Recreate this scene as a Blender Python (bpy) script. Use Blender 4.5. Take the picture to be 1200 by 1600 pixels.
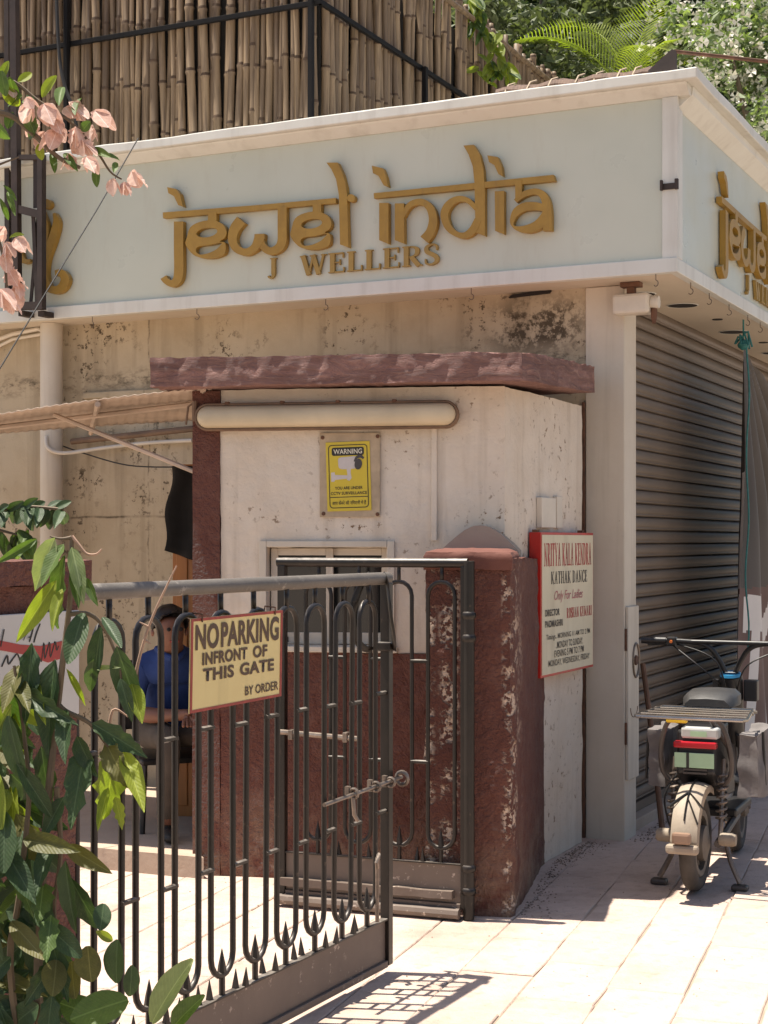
import bpy, bmesh, math, random
from mathutils import Vector, Matrix
random.seed(7)
for o in list(bpy.data.objects): bpy.data.objects.remove(o)
S = bpy.context.scene
COL = S.collection
R = math.radians
# ---------------------------------------------------------------- camera, sky, sun, exposure
CAMH, FPX, HOR = 1.5, 2457.0, 845.0
cd = bpy.data.cameras.new('camera'); cam = bpy.data.objects.new('camera', cd); COL.objects.link(cam)
cam.location = (0, 0, CAMH); cam.rotation_euler = (R(90), 0, 0)
cd.sensor_fit = 'VERTICAL'; cd.sensor_height = 36.0; cd.lens = FPX/1600*36.0
cd.shift_y = (HOR-800)/1600.0
cd.clip_start = 0.05; cd.clip_end = 500
S.camera = cam
SUN = Vector((-0.352, 0.045, 1.40)).normalized()
elev = math.asin(SUN.z); azim = math.atan2(SUN.x, SUN.y)
w = bpy.data.worlds.new('World'); S.world = w; w.use_nodes = True
nt = w.node_tree; bg = nt.nodes['Background']
sky = nt.nodes.new('ShaderNodeTexSky'); sky.sky_type = 'NISHITA'; sky.sun_disc = False
sky.sun_elevation = elev; sky.sun_rotation = azim; sky.dust_density = 2.0
nt.links.new(sky.outputs[0], bg.inputs[0]); bg.inputs[1].default_value = 0.075
sl = bpy.data.lights.new('sun', 'SUN'); sl.energy = 4.9; sl.angle = R(0.53); sl.color = (1.0, 0.925, 0.81)
so = bpy.data.objects.new('sun', sl); COL.objects.link(so); so.location = (0, 0, 12)
so.rotation_euler = SUN.to_track_quat('Z', 'Y').to_euler()
S.view_settings.view_transform = 'Standard'; S.view_settings.look = 'None'
S.view_settings.gamma = 1.0; S.view_settings.exposure = 0.98
try: S.view_settings.use_curve_mapping = False
except Exception: pass

# ---------------------------------------------------------------- helpers
def P(u, v, Y): return Vector(((u-600)/FPX*Y, Y, CAMH+(HOR-v)/FPX*Y))
class Fr:
    """a frame standing on the ground: origin and heading of its x axis"""
    def __init__(s, o, dx):
        s.o = Vector((o[0], o[1], o[2] if len(o) > 2 else 0)); d = Vector((dx[0], dx[1], 0)).normalized()
        s.a = math.atan2(d.y, d.x); s.x = d; s.y = Vector((-d.y, d.x, 0))
    def w(s, x, y, z=0): return s.o + s.x*x + s.y*y + Vector((0, 0, z))
    def l(s, p):
        q = Vector(p) - s.o; return Vector((q.dot(s.x), q.dot(s.y), q.z))
    def px(s, u, v, y0):
        """local point on the plane y=y0 seen at picture point u,v"""
        d = Vector(((u-600)/FPX, 1, (HOR-v)/FPX)); c = Vector((0, 0, CAMH))
        t = (y0 - (c-s.o).dot(s.y)) / d.dot(s.y)
        return s.l(c + d*t)
def props(o, label=None, cat=None, group=None, kind=None):
    if label: o['label'] = label
    if cat: o['category'] = cat
    if group: o['group'] = group
    if kind: o['kind'] = kind
    return o
def thing(name, label, cat, loc=(0, 0, 0), rz=0.0, group=None):
    o = bpy.data.objects.new(name, None); COL.objects.link(o); o.empty_display_size = .1
    o.location = loc; o.rotation_euler = (0, 0, rz)
    return props(o, label, cat, group)
def fthing(name, label, cat, fr, group=None): return thing(name, label, cat, fr.o, fr.a, group)
def link(name, me, parent=None, mat=None):
    o = bpy.data.objects.new(name, me); COL.objects.link(o)
    if parent: o.parent = parent
    if mat is not None and not me.materials: me.materials.append(mat)
    return o
class MB:
    def __init__(s): s.v = []; s.f = []; s.m = []
    def add(s, vs, fs, mi=0):
        n = len(s.v); s.v += [tuple(p) for p in vs]; s.f += [tuple(i+n for i in f) for f in fs]; s.m += [mi]*len(fs); return s
    def box(s, x0, x1, y0, y1, z0, z1, mi=0):
        return s.add([(x0,y0,z0),(x1,y0,z0),(x1,y1,z0),(x0,y1,z0),(x0,y0,z1),(x1,y0,z1),(x1,y1,z1),(x0,y1,z1)],
            [(3,2,1,0),(4,5,6,7),(0,1,5,4),(1,2,6,5),(2,3,7,6),(3,0,4,7)], mi)
    def prism(s, poly, z0, z1, mi=0):
        """poly in xy (counter-clockwise), raised from z0 to z1 (numbers or lists)"""
        n = len(poly); a = z0 if isinstance(z0, (list, tuple)) else [z0]*n; b = z1 if isinstance(z1, (list, tuple)) else [z1]*n
        vs = [(p[0],p[1],a[i]) for i, p in enumerate(poly)] + [(p[0],p[1],b[i]) for i, p in enumerate(poly)]
        fs = [tuple(range(n-1,-1,-1)), tuple(range(n,2*n))] + [(i,(i+1)%n,n+(i+1)%n,n+i) for i in range(n)]
        return s.add(vs, fs, mi)
    def prism_y(s, poly, y0, y1, mi=0):
        """poly in xz, pushed along y"""
        n = len(poly)
        vs = [(p[0],y0,p[1]) for p in poly] + [(p[0],y1,p[1]) for p in poly]
        fs = [tuple(range(n)), tuple(range(2*n-1,n-1,-1))] + [(i,n+i,n+(i+1)%n,(i+1)%n) for i in range(n)]
        return s.add(vs, fs, mi)
    def prism_x(s, poly, x0, x1, mi=0):
        """poly in yz, pushed along x"""
        n = len(poly)
        vs = [(x0,p[0],p[1]) for p in poly] + [(x1,p[0],p[1]) for p in poly]
        fs = [tuple(range(n-1,-1,-1)), tuple(range(n,2*n))] + [(i,(i+1)%n,n+(i+1)%n,n+i) for i in range(n)]
        return s.add(vs, fs, mi)
    def tube(s, pts, r, n=8, closed=False, flat=None, mi=0):
        pts = [Vector(p) for p in pts]; k = len(pts); rs = r if isinstance(r, (list, tuple)) else [r]*k
        rings = []; prev = None
        for i, p in enumerate(pts):
            a = pts[i-1] if (i > 0 or closed) else p; b = pts[(i+1) % k] if (i < k-1 or closed) else p
            t = (b-a).normalized()
            if prev is None:
                up = Vector((0,0,1)) if abs(t.z) < .9 else Vector((1,0,0))
                nrm = (up - t*up.dot(t)).normalized()
            else:
                nrm = prev - t*prev.dot(t)
                nrm = nrm.normalized() if nrm.length > 1e-6 else t.orthogonal().normalized()
            prev = nrm; bn = t.cross(nrm)
            fx = flat or 1.0
            rings.append([p + (nrm*math.cos(2*math.pi*j/n) + bn*math.sin(2*math.pi*j/n)*fx)*rs[i] for j in range(n)])
        vs = [q for ring in rings for q in ring]; fs = []
        for i in range(k if closed else k-1):
            i2 = (i+1) % k
            for j in range(n):
                fs.append((i*n+j, i*n+(j+1)%n, i2*n+(j+1)%n, i2*n+j))
        if not closed:
            fs.append(tuple(range(n-1,-1,-1))); fs.append(tuple((k-1)*n+j for j in range(n)))
        return s.add(vs, fs, mi)
    def lathe(s, prof, c=(0,0,0), ax='z', n=16, mi=0):
        """prof: (radius, height) pairs turned about an axis through c"""
        vs = []; fs = []; k = len(prof)
        for (r, h) in prof:
            for j in range(n):
                a = 2*math.pi*j/n; x, y = r*math.cos(a), r*math.sin(a)
                q = {'z': (x,y,h), 'x': (h,x,y), 'y': (y,h,x)}[ax]
                vs.append((q[0]+c[0], q[1]+c[1], q[2]+c[2]))
        for i in range(k-1):
            for j in range(n): fs.append((i*n+j, i*n+(j+1)%n, (i+1)*n+(j+1)%n, (i+1)*n+j))
        fs.append(tuple(range(n-1,-1,-1))); fs.append(tuple((k-1)*n+j for j in range(n)))
        return s.add(vs, fs, mi)
    def mesh(s, name, mats, smooth=False):
        me = bpy.data.meshes.new(name); me.from_pydata(s.v, [], s.f)
        for m in (mats if isinstance(mats, (list, tuple)) else [mats]): me.materials.append(m)
        if any(s.m): me.polygons.foreach_set('material_index', s.m)
        if smooth: me.polygons.foreach_set('use_smooth', [True]*len(me.polygons))
        me.update(); return me
    def build(s, name, mats, parent=None, bevel=0, smooth=False, seg=2):
        o = link(name, s.mesh(name, mats, smooth), parent)
        if smooth and hasattr(o.data, 'set_sharp_from_angle'): o.data.set_sharp_from_angle(angle=R(42))
        if bevel:
            b = o.modifiers.new('bevel', 'BEVEL'); b.width = bevel; b.segments = seg; b.limit_method = 'ANGLE'; b.angle_limit = R(40)
        return o
def rough_up(o, cuts, amp, scale, seed=0):
    """subdivide a blocky mesh and push its points about: hand-trowelled plaster"""
    from mathutils import noise
    bm = bmesh.new(); bm.from_mesh(o.data)
    bmesh.ops.recalc_face_normals(bm, faces=bm.faces)
    for _ in range(12):
        es = [e for e in bm.edges if e.calc_length() > cuts]
        if not es: break
        bmesh.ops.subdivide_edges(bm, edges=es, cuts=1, use_grid_fill=True)
    bmesh.ops.triangulate(bm, faces=[f for f in bm.faces if len(f.verts) > 4])
    bm.normal_update()
    for v in bm.verts:
        q = v.co*scale + Vector((seed*7.1, seed*3.3, seed))
        d = noise.noise(q) + .5*noise.noise(q*2.3)
        v.co += v.normal*d*amp
    for f in bm.faces: f.smooth = True
    bm.to_mesh(o.data); bm.free()
    if hasattr(o.data, 'set_sharp_from_angle'): o.data.set_sharp_from_angle(angle=R(50))
    return o
# ---------------------------------------------------------------- materials
def rgb(c): return (c[0], c[1], c[2], 1)
class N:
    """small node-building helper"""
    def __init__(s, name):
        s.m = bpy.data.materials.new(name); s.m.use_nodes = True; s.t = s.m.node_tree; s.b = s.t.nodes['Principled BSDF']
        s.co = s.t.nodes.new('ShaderNodeTexCoord')
    def n(s, typ, **k):
        x = s.t.nodes.new(typ)
        for a, b in k.items(): setattr(x, a, b)
        return x
    def l(s, a, b): s.t.links.new(a, b)
    def noise(s, scale, detail=5, rough=.6, stretch=None, src='Object', dist=0):
        x = s.n('ShaderNodeTexNoise'); x.inputs['Scale'].default_value = scale; x.inputs['Detail'].default_value = detail
        x.inputs['Roughness'].default_value = rough; x.inputs['Distortion'].default_value = dist
        mp = s.n('ShaderNodeMapping'); s.l(s.co.outputs[src], mp.inputs[0])
        if stretch: mp.inputs['Scale'].default_value = stretch
        s.l(mp.outputs[0], x.inputs['Vector']); return x.outputs['Fac']
    def ramp(s, fac, stops):
        r = s.n('ShaderNodeValToRGB'); s.l(fac, r.inputs[0]); e = r.color_ramp.elements
        while len(e) < len(stops): e.new(.5)
        for i, (p, c) in enumerate(stops):
            e[i].position = p; e[i].color = rgb(c) if isinstance(c, (tuple, list)) else (c, c, c, 1)
        return r.outputs[0]
    def mix(s, fac, a, b, mode='MIX'):
        x = s.n('ShaderNodeMix', data_type='RGBA', blend_type=mode)
        for i, val in ((0, fac), (6, a), (7, b)):
            if hasattr(val, 'links') or isinstance(val, bpy.types.NodeSocket): s.l(val, x.inputs[i])
            elif i == 0: x.inputs[0].default_value = val
            else: x.inputs[i].default_value = rgb(val)
        return x.outputs[2]
    def math(s, op, a, b=0.5):
        x = s.n('ShaderNodeMath', operation=op)
        for i, val in enumerate((a, b)):
            if isinstance(val, bpy.types.NodeSocket): s.l(val, x.inputs[i])
            else: x.inputs[i].default_value = val
        return x.outputs[0]
    def sep(s, src='Object'):
        x = s.n('ShaderNodeSeparateXYZ'); s.l(s.co.outputs[src], x.inputs[0]); return x.outputs
    def rand(s): return s.n('ShaderNodeObjectInfo').outputs['Random']
    def bump(s, h, strength=.3, dist=.01):
        b = s.n('ShaderNodeBump'); b.inputs['Strength'].default_value = strength; b.inputs['Distance'].default_value = dist
        s.l(h, b.inputs['Height']); s.l(b.outputs[0], s.b.inputs['Normal']); return b
    def done(s, col=None, rough=.7, metal=0, spec=None, rs=None):
        if col is not None:
            if isinstance(col, bpy.types.NodeSocket): s.l(col, s.b.inputs['Base Color'])
            else: s.b.inputs['Base Color'].default_value = rgb(col)
        if isinstance(rough, bpy.types.NodeSocket): s.l(rough, s.b.inputs['Roughness'])
        else: s.b.inputs['Roughness'].default_value = rough
        s.b.inputs['Metallic'].default_value = metal
        if spec is not None: s.b.inputs['Specular IOR Level'].default_value = spec
        return s.m
def plain(name, c, rough=.6, var=.15, scale=6, bump=.1, bscale=60, metal=0, spec=None, stretch=None):
    k = N(name); a = k.noise(scale, stretch=stretch)
    col = k.mix(k.ramp(a, [(.3, 0), (.7, 1)]), tuple(x*(1-var) for x in c), tuple(min(1, x*(1+var)) for x in c))
    if bump: k.bump(k.noise(bscale, 3), bump, .004)
    return k.done(col, rough, metal, spec)
def plaster(name, c, dirt, amount=.5, streak=True, spot=None, spot_t=.68, rough=.85, bump=.35, bscale=22):
    """painted plaster: soft mottling, vertical streaks of dirt, fine spots and pits"""
    k = N(name)
    a = k.noise(1.6, 6, .65); b = k.noise(7, 5, .6)
    col = k.mix(k.ramp(a, [(.35, 0), (.75, amount)]), c, dirt)
    col = k.mix(k.ramp(b, [(.5, 0), (.8, amount*.5)]), col, dirt)
    if streak:
        st = k.noise(3.0, 4, .6, stretch=(3.2, 3.2, .22))
        col = k.mix(k.ramp(st, [(.52, 0), (.75, amount*.8)]), col, tuple(x*.6 for x in dirt))
    if spot:
        s1 = k.noise(26, 4, .7); s2 = k.noise(2.3, 3, .5)
        f = k.math('MULTIPLY', k.ramp(s1, [(spot_t-.06, 0), (spot_t, 1)]), k.ramp(s2, [(.48, 0), (.6, 1)]))
        col = k.mix(f, col, spot)
    h = k.noise(bscale, 6, .65); h2 = k.noise(4, 3, .5)
    k.bump(k.math('ADD', h, h2), bump, .012)
    return k.done(col, rough)
M = {}
M['ground'] = plaster('dusty_ground', (.40, .33, .27), (.28, .22, .17), .5, False)
def slab_mat():
    k = N('paving_concrete'); a = k.noise(2.0, 6, .6, src='Object'); r = k.rand()
    col = k.mix(k.ramp(a, [(.3, 0), (.75, .9)]), (.56, .435, .36), (.37, .27, .215))
    col = k.mix(k.math('MULTIPLY', r, .35), col, (.60, .46, .39))
    d = k.noise(11, 5, .7); col = k.mix(k.ramp(d, [(.52, 0), (.72, .65)]), col, (.27, .20, .155))
    ge = k.n('ShaderNodeNewGeometry'); wn = k.n('ShaderNodeTexNoise'); wn.inputs['Scale'].default_value = 1.3; wn.inputs['Detail'].default_value = 7; wn.inputs['Roughness'].default_value = .7
    k.l(ge.outputs['Position'], wn.inputs['Vector']); col = k.mix(k.ramp(wn.outputs['Fac'], [(.48, 0), (.68, .6)]), col, (.25, .18, .135))
    h = k.noise(9, 6, .7); k.bump(k.math('ADD', h, k.noise(45, 4, .7)), .6, .012)
    return k.done(col, .85)
M['slab'] = slab_mat()
M['joint'] = plain('joint_sand', (.30, .24, .185), .95, .25, 8)
def shopwall():
    m = plaster('cream_shop_plaster', (.50, .415, .295), (.34, .26, .16), .7, True, (.08, .055, .03), .62)
    k = N('x'); bpy.data.materials.remove(k.m)
    k = N.__new__(N); k.m = m; k.t = m.node_tree; k.b = k.t.nodes['Principled BSDF']; k.co = k.t.nodes.new('ShaderNodeTexCoord')
    old = k.b.inputs['Base Color'].links[0].from_socket; x, y, z = k.sep()
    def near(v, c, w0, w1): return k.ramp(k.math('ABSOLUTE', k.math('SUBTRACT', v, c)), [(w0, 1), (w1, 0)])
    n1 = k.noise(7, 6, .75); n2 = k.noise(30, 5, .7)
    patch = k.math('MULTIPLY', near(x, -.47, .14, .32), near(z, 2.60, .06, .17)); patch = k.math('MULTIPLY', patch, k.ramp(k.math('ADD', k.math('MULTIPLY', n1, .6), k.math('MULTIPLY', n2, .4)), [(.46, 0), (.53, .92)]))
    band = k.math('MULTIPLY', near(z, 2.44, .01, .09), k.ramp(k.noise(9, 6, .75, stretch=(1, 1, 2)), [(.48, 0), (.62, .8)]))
    wob = k.math('ADD', z, k.math('MULTIPLY', k.noise(3, 4, .6), .05)); crack = k.math('MULTIPLY', near(wob, 1.665, .002, .009), k.ramp(n1, [(.4, .2), (.6, .9)]))
    wox = k.math('ADD', x, k.math('MULTIPLY', k.noise(4, 4, .6), .06)); crack2 = k.math('MULTIPLY', near(wox, -2.83, .001, .006), k.ramp(n1, [(.45, 0), (.6, .8)]))
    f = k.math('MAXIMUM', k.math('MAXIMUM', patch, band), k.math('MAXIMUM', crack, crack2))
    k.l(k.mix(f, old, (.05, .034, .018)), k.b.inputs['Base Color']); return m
M['shopwall'] = shopwall()
M['cream'] = plaster('cream_paint', (.60, .54, .45), (.46, .38, .28), .5, True, (.25, .18, .11), .74, .6, .12)
M['booth'] = plaster('white_limewash', (.70, .625, .53), (.52, .41, .295), .6, True, (.20, .125, .07), .65, .9, .75, 14)
def maroon(name, peel, edges=None):
    k = N(name); a = k.noise(2.2, 6, .65); b = k.noise(13, 5, .7)
    col = k.mix(k.ramp(a, [(.35, 0), (.72, 1)]), (.100, .029, .018), (.150, .054, .036))
    col = k.mix(k.ramp(b, [(.48, 0), (.85, .5)]), col, (.24, .12, .085))
    x, y, z = k.sep()
    low = k.ramp(z, [(.0, .75), (.42, 0)])
    col = k.mix(k.math('MULTIPLY', low, k.ramp(k.noise(5, 5, .7), [(.4, 0), (.62, 1)])), col, (.33, .235, .16))
    if peel:
        p1 = k.noise(46, 4, .6); p2 = k.noise(6.5, 4, .65)
        f = k.math('MULTIPLY', k.ramp(p1, [(.47, 0), (.50, 1)]), k.ramp(p2, [(.48, 0), (.56, 1)]))
        if edges:
            m = None
            for e, wd in edges:
                g = k.ramp(k.math('ABSOLUTE', k.math('SUBTRACT', x, e)), [(wd*.45, 1), (wd, 0)])
                m = g if m is None else k.math('MAXIMUM', m, g)
            f = k.math('MULTIPLY', f, m)
            f = k.math('MULTIPLY', f, k.ramp(z, [(1.32, 1), (1.36, 0)]))
        col = k.mix(f, col, (.66, .50, .38))
        k.bump(k.math('SUBTRACT', k.math('ADD', k.noise(20, 6, .7), k.noise(60, 3, .6)), k.math('MULTIPLY', f, 1.1)), 1.0, .022)
    else: k.bump(k.math('ADD', k.noise(18, 6, .7), k.noise(55, 3, .6)), .9, .02)
    return k.done(col, .75)
M['maroon'] = maroon('maroon_dado_paint', False)
M['pillar'] = maroon('peeling_maroon_paint', True, [(-.16, .035), (-.075, .05), (.165, .035)])
M['pillar2'] = maroon('pitted_maroon_plaster', False)
def slabroof():
    k = N('faded_oxide_red_concrete'); a = k.noise(3, 6, .7); 
    col = k.mix(k.ramp(a, [(.3, 0), (.7, 1)]), (.19, .092, .078), (.30, .165, .14))
    s = k.noise(9, 6, .75, stretch=(.5, .5, 2.4), dist=1.2)
    col = k.mix(k.ramp(s, [(.5, 0), (.72, .75)]), col, (.44, .27, .22))
    k.bump(s, 1.0, .035); return k.done(col, .85)
M['slabroof'] = slabroof()
M['white'] = plaster('white_trim_paint', (.66, .66, .61), (.50, .45, .37), .4, True, (.25, .17, .1), .76, .5, .06)
M['soffit'] = plaster('soffit_paint', (.62, .54, .43), (.5, .42, .32), .4, False, None, .7, .7, .05)
def glass_panel():
    k = N('back_painted_glass'); a = k.noise(1.2, 4, .6); b = k.noise(3.5, 5, .7, stretch=(2.5, 2.5, .5))
    col = k.mix(k.ramp(a, [(.35, 0), (.7, 1)]), (.50, .52, .435), (.56, .575, .485))
    col = k.mix(k.ramp(b, [(.55, 0), (.8, .35)]), col, (.42, .39, .30))
    m = k.done(col, k.ramp(k.noise(4, 5, .6), [(.3, .25), (.8, .5)]), 0, .5)
    return m
M['glass_panel'] = glass_panel()
def gold():
    k = N('mustard_gold_letter'); a = k.noise(9, 5, .65); col = k.mix(k.ramp(a, [(.3, 0), (.7, 1)]), (.29, .165, .024), (.38, .225, .036))
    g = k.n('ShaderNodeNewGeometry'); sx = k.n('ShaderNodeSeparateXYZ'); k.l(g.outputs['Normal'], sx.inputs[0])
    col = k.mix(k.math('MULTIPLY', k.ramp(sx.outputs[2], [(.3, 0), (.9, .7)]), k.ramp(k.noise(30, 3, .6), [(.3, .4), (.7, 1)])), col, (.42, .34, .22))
    col = k.mix(k.ramp(k.noise(5, 5, .7, stretch=(3, 3, .3)), [(.56, 0), (.75, .5)]), col, (.17, .10, .03)); k.bump(k.noise(70, 3), .08, .003); return k.done(col, .5)
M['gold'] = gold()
M['gold2'] = plain('dull_gold_letter', (.33, .21, .05), .55, .15, 9, .05)
def bamboo_mat():
    k = N('weathered_bamboo'); r = k.rand(); x, y, z = k.sep()
    st = k.noise(5, 5, .65, stretch=(6, 6, .5))
    c = k.mix(r, (.13, .085, .048), (.31, .215, .125))
    c = k.mix(k.ramp(st, [(.42, 0), (.68, .8)]), c, (.05, .028, .015))
    c2 = k.mix(k.ramp(k.noise(2.1, 3, .5), [(.58, 0), (.78, .55)]), c, (.40, .30, .20))
    k.bump(st, .3, .006); return k.done(c2, .6)
M['bamboo'] = bamboo_mat()
M['gap_shade'] = plain('painted_gap_shade', (.022, .018, .014), .95, .3, 20)  # near-black colour that paints in the shade behind the bamboo poles
M['black_iron'] = plain('black_iron_paint', (.007, .006, .006), .7, .3, 10, .1, 60, 0, .2)
M['brown_iron'] = plain('brown_primer_steel', (.035, .022, .017), .65, .35, 9, .2)
def gate_paint():
    k = N('worn_black_gate_paint'); a = k.noise(9, 5, .7); b = k.noise(40, 3, .6)
    col = k.mix(k.ramp(a, [(.4, 0), (.75, 1)]), (.009, .0065, .005), (.022, .015, .011))
    col = k.mix(k.ramp(b, [(.66, 0), (.76, .6)]), col, (.12, .08, .055))
    g = k.n('ShaderNodeNewGeometry'); sx = k.n('ShaderNodeSeparateXYZ'); k.l(g.outputs['Normal'], sx.inputs[0])
    up = k.math('MULTIPLY', k.ramp(sx.outputs[2], [(.35, 0), (.85, 1)]), k.ramp(k.noise(14, 4, .7), [(.35, .1), (.65, .75)]))
    col = k.mix(up, col, (.33, .29, .25))
    k.bump(b, .25, .003); return k.done(col, k.ramp(a, [(.3, .30), (.8, .5)]), 0, .4)
M['gate'] = gate_paint()
M['gate_plate'] = plaster('dusty_sheet_steel', (.115, .085, .068), (.20, .15, .115), .7, True, (.42, .34, .28), .66, .6, .1)
M['steel'] = plain('bare_worn_steel', (.20, .16, .13), .45, .4, 20, .3, 60, .6)
M['rust'] = plain('rusty_iron', (.12, .055, .03), .8, .4, 15, .3)
def shutter_mat():
    k = N('galvanised_shutter'); st = k.noise(2, 5, .65, stretch=(.6, 1, 3)); b = k.noise(1.1, 3, .5)
    col = k.mix(k.ramp(st, [(.3, 0), (.75, 1)]), (.17, .13, .097), (.115, .085, .062))
    col = k.mix(k.ramp(b, [(.45, 0), (.7, .5)]), col, (.095, .07, .052))
    return k.done(col, .5, .15)
M['shutter'] = shutter_mat()
M['yellow'] = plain('yellow_sign_vinyl', (.62, .47, .035), .4, .06, 4, 0)
M['paleyellow'] = plaster('pale_yellow_enamel', (.66, .55, .25), (.55, .43, .19), .5, True, (.30, .15, .06), .75, .5, .05)
M['red'] = plain('red_enamel', (.42, .018, .012), .4, .2, 9, .05)
M['redworn'] = plain('worn_red_border_paint', (.28, .045, .035), .6, .3, 20, .1)
M['ivory'] = plaster('ivory_sign_board', (.64, .58, .42), (.5, .42, .28), .4, True, None, .7, .5, .04)
M['ink'] = plain('black_sign_ink', (.02, .016, .014), .5, .1, 6, 0)
M['brownink'] = plain('brown_black_letter', (.065, .032, .018), .5, .2, 12, 0)
M['redink'] = plain('red_sign_ink', (.36, .035, .03), .5, .15, 8, 0)
M['pinkink'] = plain('faded_pink_ink', (.40, .11, .13), .5, .2, 8, 0)
M['whiteink'] = plain('white_sign_ink', (.72, .68, .55), .5, .05, 8, 0)
M['tape'] = plain('brown_backing_board', (.43, .33, .22), .6, .2, 12, .1)
M['lamp'] = plain('yellowed_tube_diffuser', (.52, .435, .30), .35, .15, 3, 0)
M['lampframe'] = plain('aged_lamp_housing', (.16, .095, .055), .6, .35, 10, .15)
M['pane'] = N('dark_window_glass').done((.012, .012, .012), .06, 0, .5)
M['inside'] = plain('dim_room_paint', (.28, .25, .2), .9, .2)
M['orange'] = plain('orange_wood_varnish', (.36, .135, .028), .45, .25, 3, .15, 40, stretch=(6, 6, .5))
M['blackcloth'] = plain('black_cloth', (.008, .007, .007), .95, .3, 20, .3)
M['awning'] = plain('brown_translucent_sheet', (.44, .34, .265), .6, .25, 3, .1)
M['concrete'] = plaster('step_concrete', (.44, .34, .26), (.28, .2, .14), .6, False)
M['pvc'] = plain('white_pvc', (.62, .56, .47), .45, .12, 5, .05)
M['wire'] = plain('dark_cable', (.02, .018, .016), .6, .1)
M['hook'] = plain('hook_steel', (.10, .075, .055), .5, .3)
M['dark'] = plain('dark_hole', (.015, .01, .008), .8, .1)
M['wood'] = plain('brown_stick_wood', (.17, .085, .045), .7, .3, 8, .3, stretch=(6, 6, .6))
# ---------------------------------------------------------------- lettering helpers
from mathutils.geometry import tessellate_polygon
def catmull(pts, closed=True, k=5):
    out = []; n = len(pts)
    for i in range(n if closed else n-1):
        p0, p1, p2, p3 = (pts[(i-1) % n] if closed or i > 0 else pts[0], pts[i], pts[(i+1) % n], pts[(i+2) % n] if closed or i < n-2 else pts[-1])
        for j in range(k):
            t = j/k
            out.append(tuple(.5*((2*p1[c]) + (-p0[c]+p2[c])*t + (2*p0[c]-5*p1[c]+4*p2[c]-p3[c])*t*t + (-p0[c]+3*p1[c]-3*p2[c]+p3[c])*t**3) for c in range(len(p1))))
    if not closed: out.append(tuple(pts[-1]))
    return out
def ellipse(cx, cy, rx, ry, tilt=0, n=24):
    ct, st = math.cos(R(tilt)), math.sin(R(tilt))
    return [(cx + rx*math.cos(a)*ct - ry*math.sin(a)*st, cy + rx*math.cos(a)*st + ry*math.sin(a)*ct) for a in [2*math.pi*i/n for i in range(n)]]
def stroke(pts, smooth=True):
    """pts: (x, y, width) along a pen path -> outline"""
    q = catmull(pts, False, 5) if smooth else [tuple(p) for p in pts]
    L, Rr = [], []
    for i, p in enumerate(q):
        a = q[max(0, i-1)]; b = q[min(len(q)-1, i+1)]
        d = Vector((b[0]-a[0], b[1]-a[1])); d = d.normalized() if d.length else Vector((1, 0))
        L.append((p[0]-d.y*p[2]/2, p[1]+d.x*p[2]/2)); Rr.append((p[0]+d.y*p[2]/2, p[1]-d.x*p[2]/2))
    return L + Rr[::-1]
def extrude_shapes(shapes, y0, y1):
    """shapes: list of loop lists (outer, holes...) in x,z; each a little less deep than the last so no two faces share a plane"""
    mb = MB()
    for si, loops in enumerate(shapes):
        f = y0 + .0012*si
        tris = tessellate_polygon([[Vector((p[0], p[1], 0)) for p in lp] for lp in loops])
        flat = [p for lp in loops for p in lp]; n = len(flat)
        vs = [(p[0], f, p[1]) for p in flat] + [(p[0], y1, p[1]) for p in flat]
        fs = [tuple(t) for t in tris] + [tuple(n+i for i in t) for t in tris]
        o = 0
        for lp in loops:
            m = len(lp); fs += [(o+i, o+(i+1) % m, n+o+(i+1) % m, n+o+i) for i in range(m)]; o += m
        mb.add(vs, fs)
    return mb
def fix_normals(me):
    bm = bmesh.new(); bm.from_mesh(me); bmesh.ops.recalc_face_normals(bm, faces=bm.faces); bm.to_mesh(me); bm.free()
def text(body, x0, z0, w, h, y, mat, parent, name='lettering', bold=0.0, shear=0.0):
    cu = bpy.data.curves.new('t', 'FONT'); cu.body = body; cu.size = 1; cu.offset = bold; cu.shear = shear; cu.space_character = 1.0 + 2.2*bold; cu.resolution_u = 4
    o = bpy.data.objects.new('t', cu); COL.objects.link(o); bpy.context.view_layer.update()
    me = bpy.data.meshes.new_from_object(o.evaluated_get(bpy.context.evaluated_depsgraph_get()))
    bpy.data.objects.remove(o); bpy.data.curves.remove(cu)
    xs = [v.co.x for v in me.vertices]; ys = [v.co.y for v in me.vertices]
    ax, bx, ay, by = min(xs), max(xs), min(ys), max(ys)
    for v in me.vertices:
        v.co = Vector((x0 + (v.co.x-ax)/(bx-ax)*w, y, z0 + (v.co.y-ay)/(by-ay)*h))
    me.materials.clear(); me.materials.append(mat); me.name = name
    return link(name, me, parent)
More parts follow.
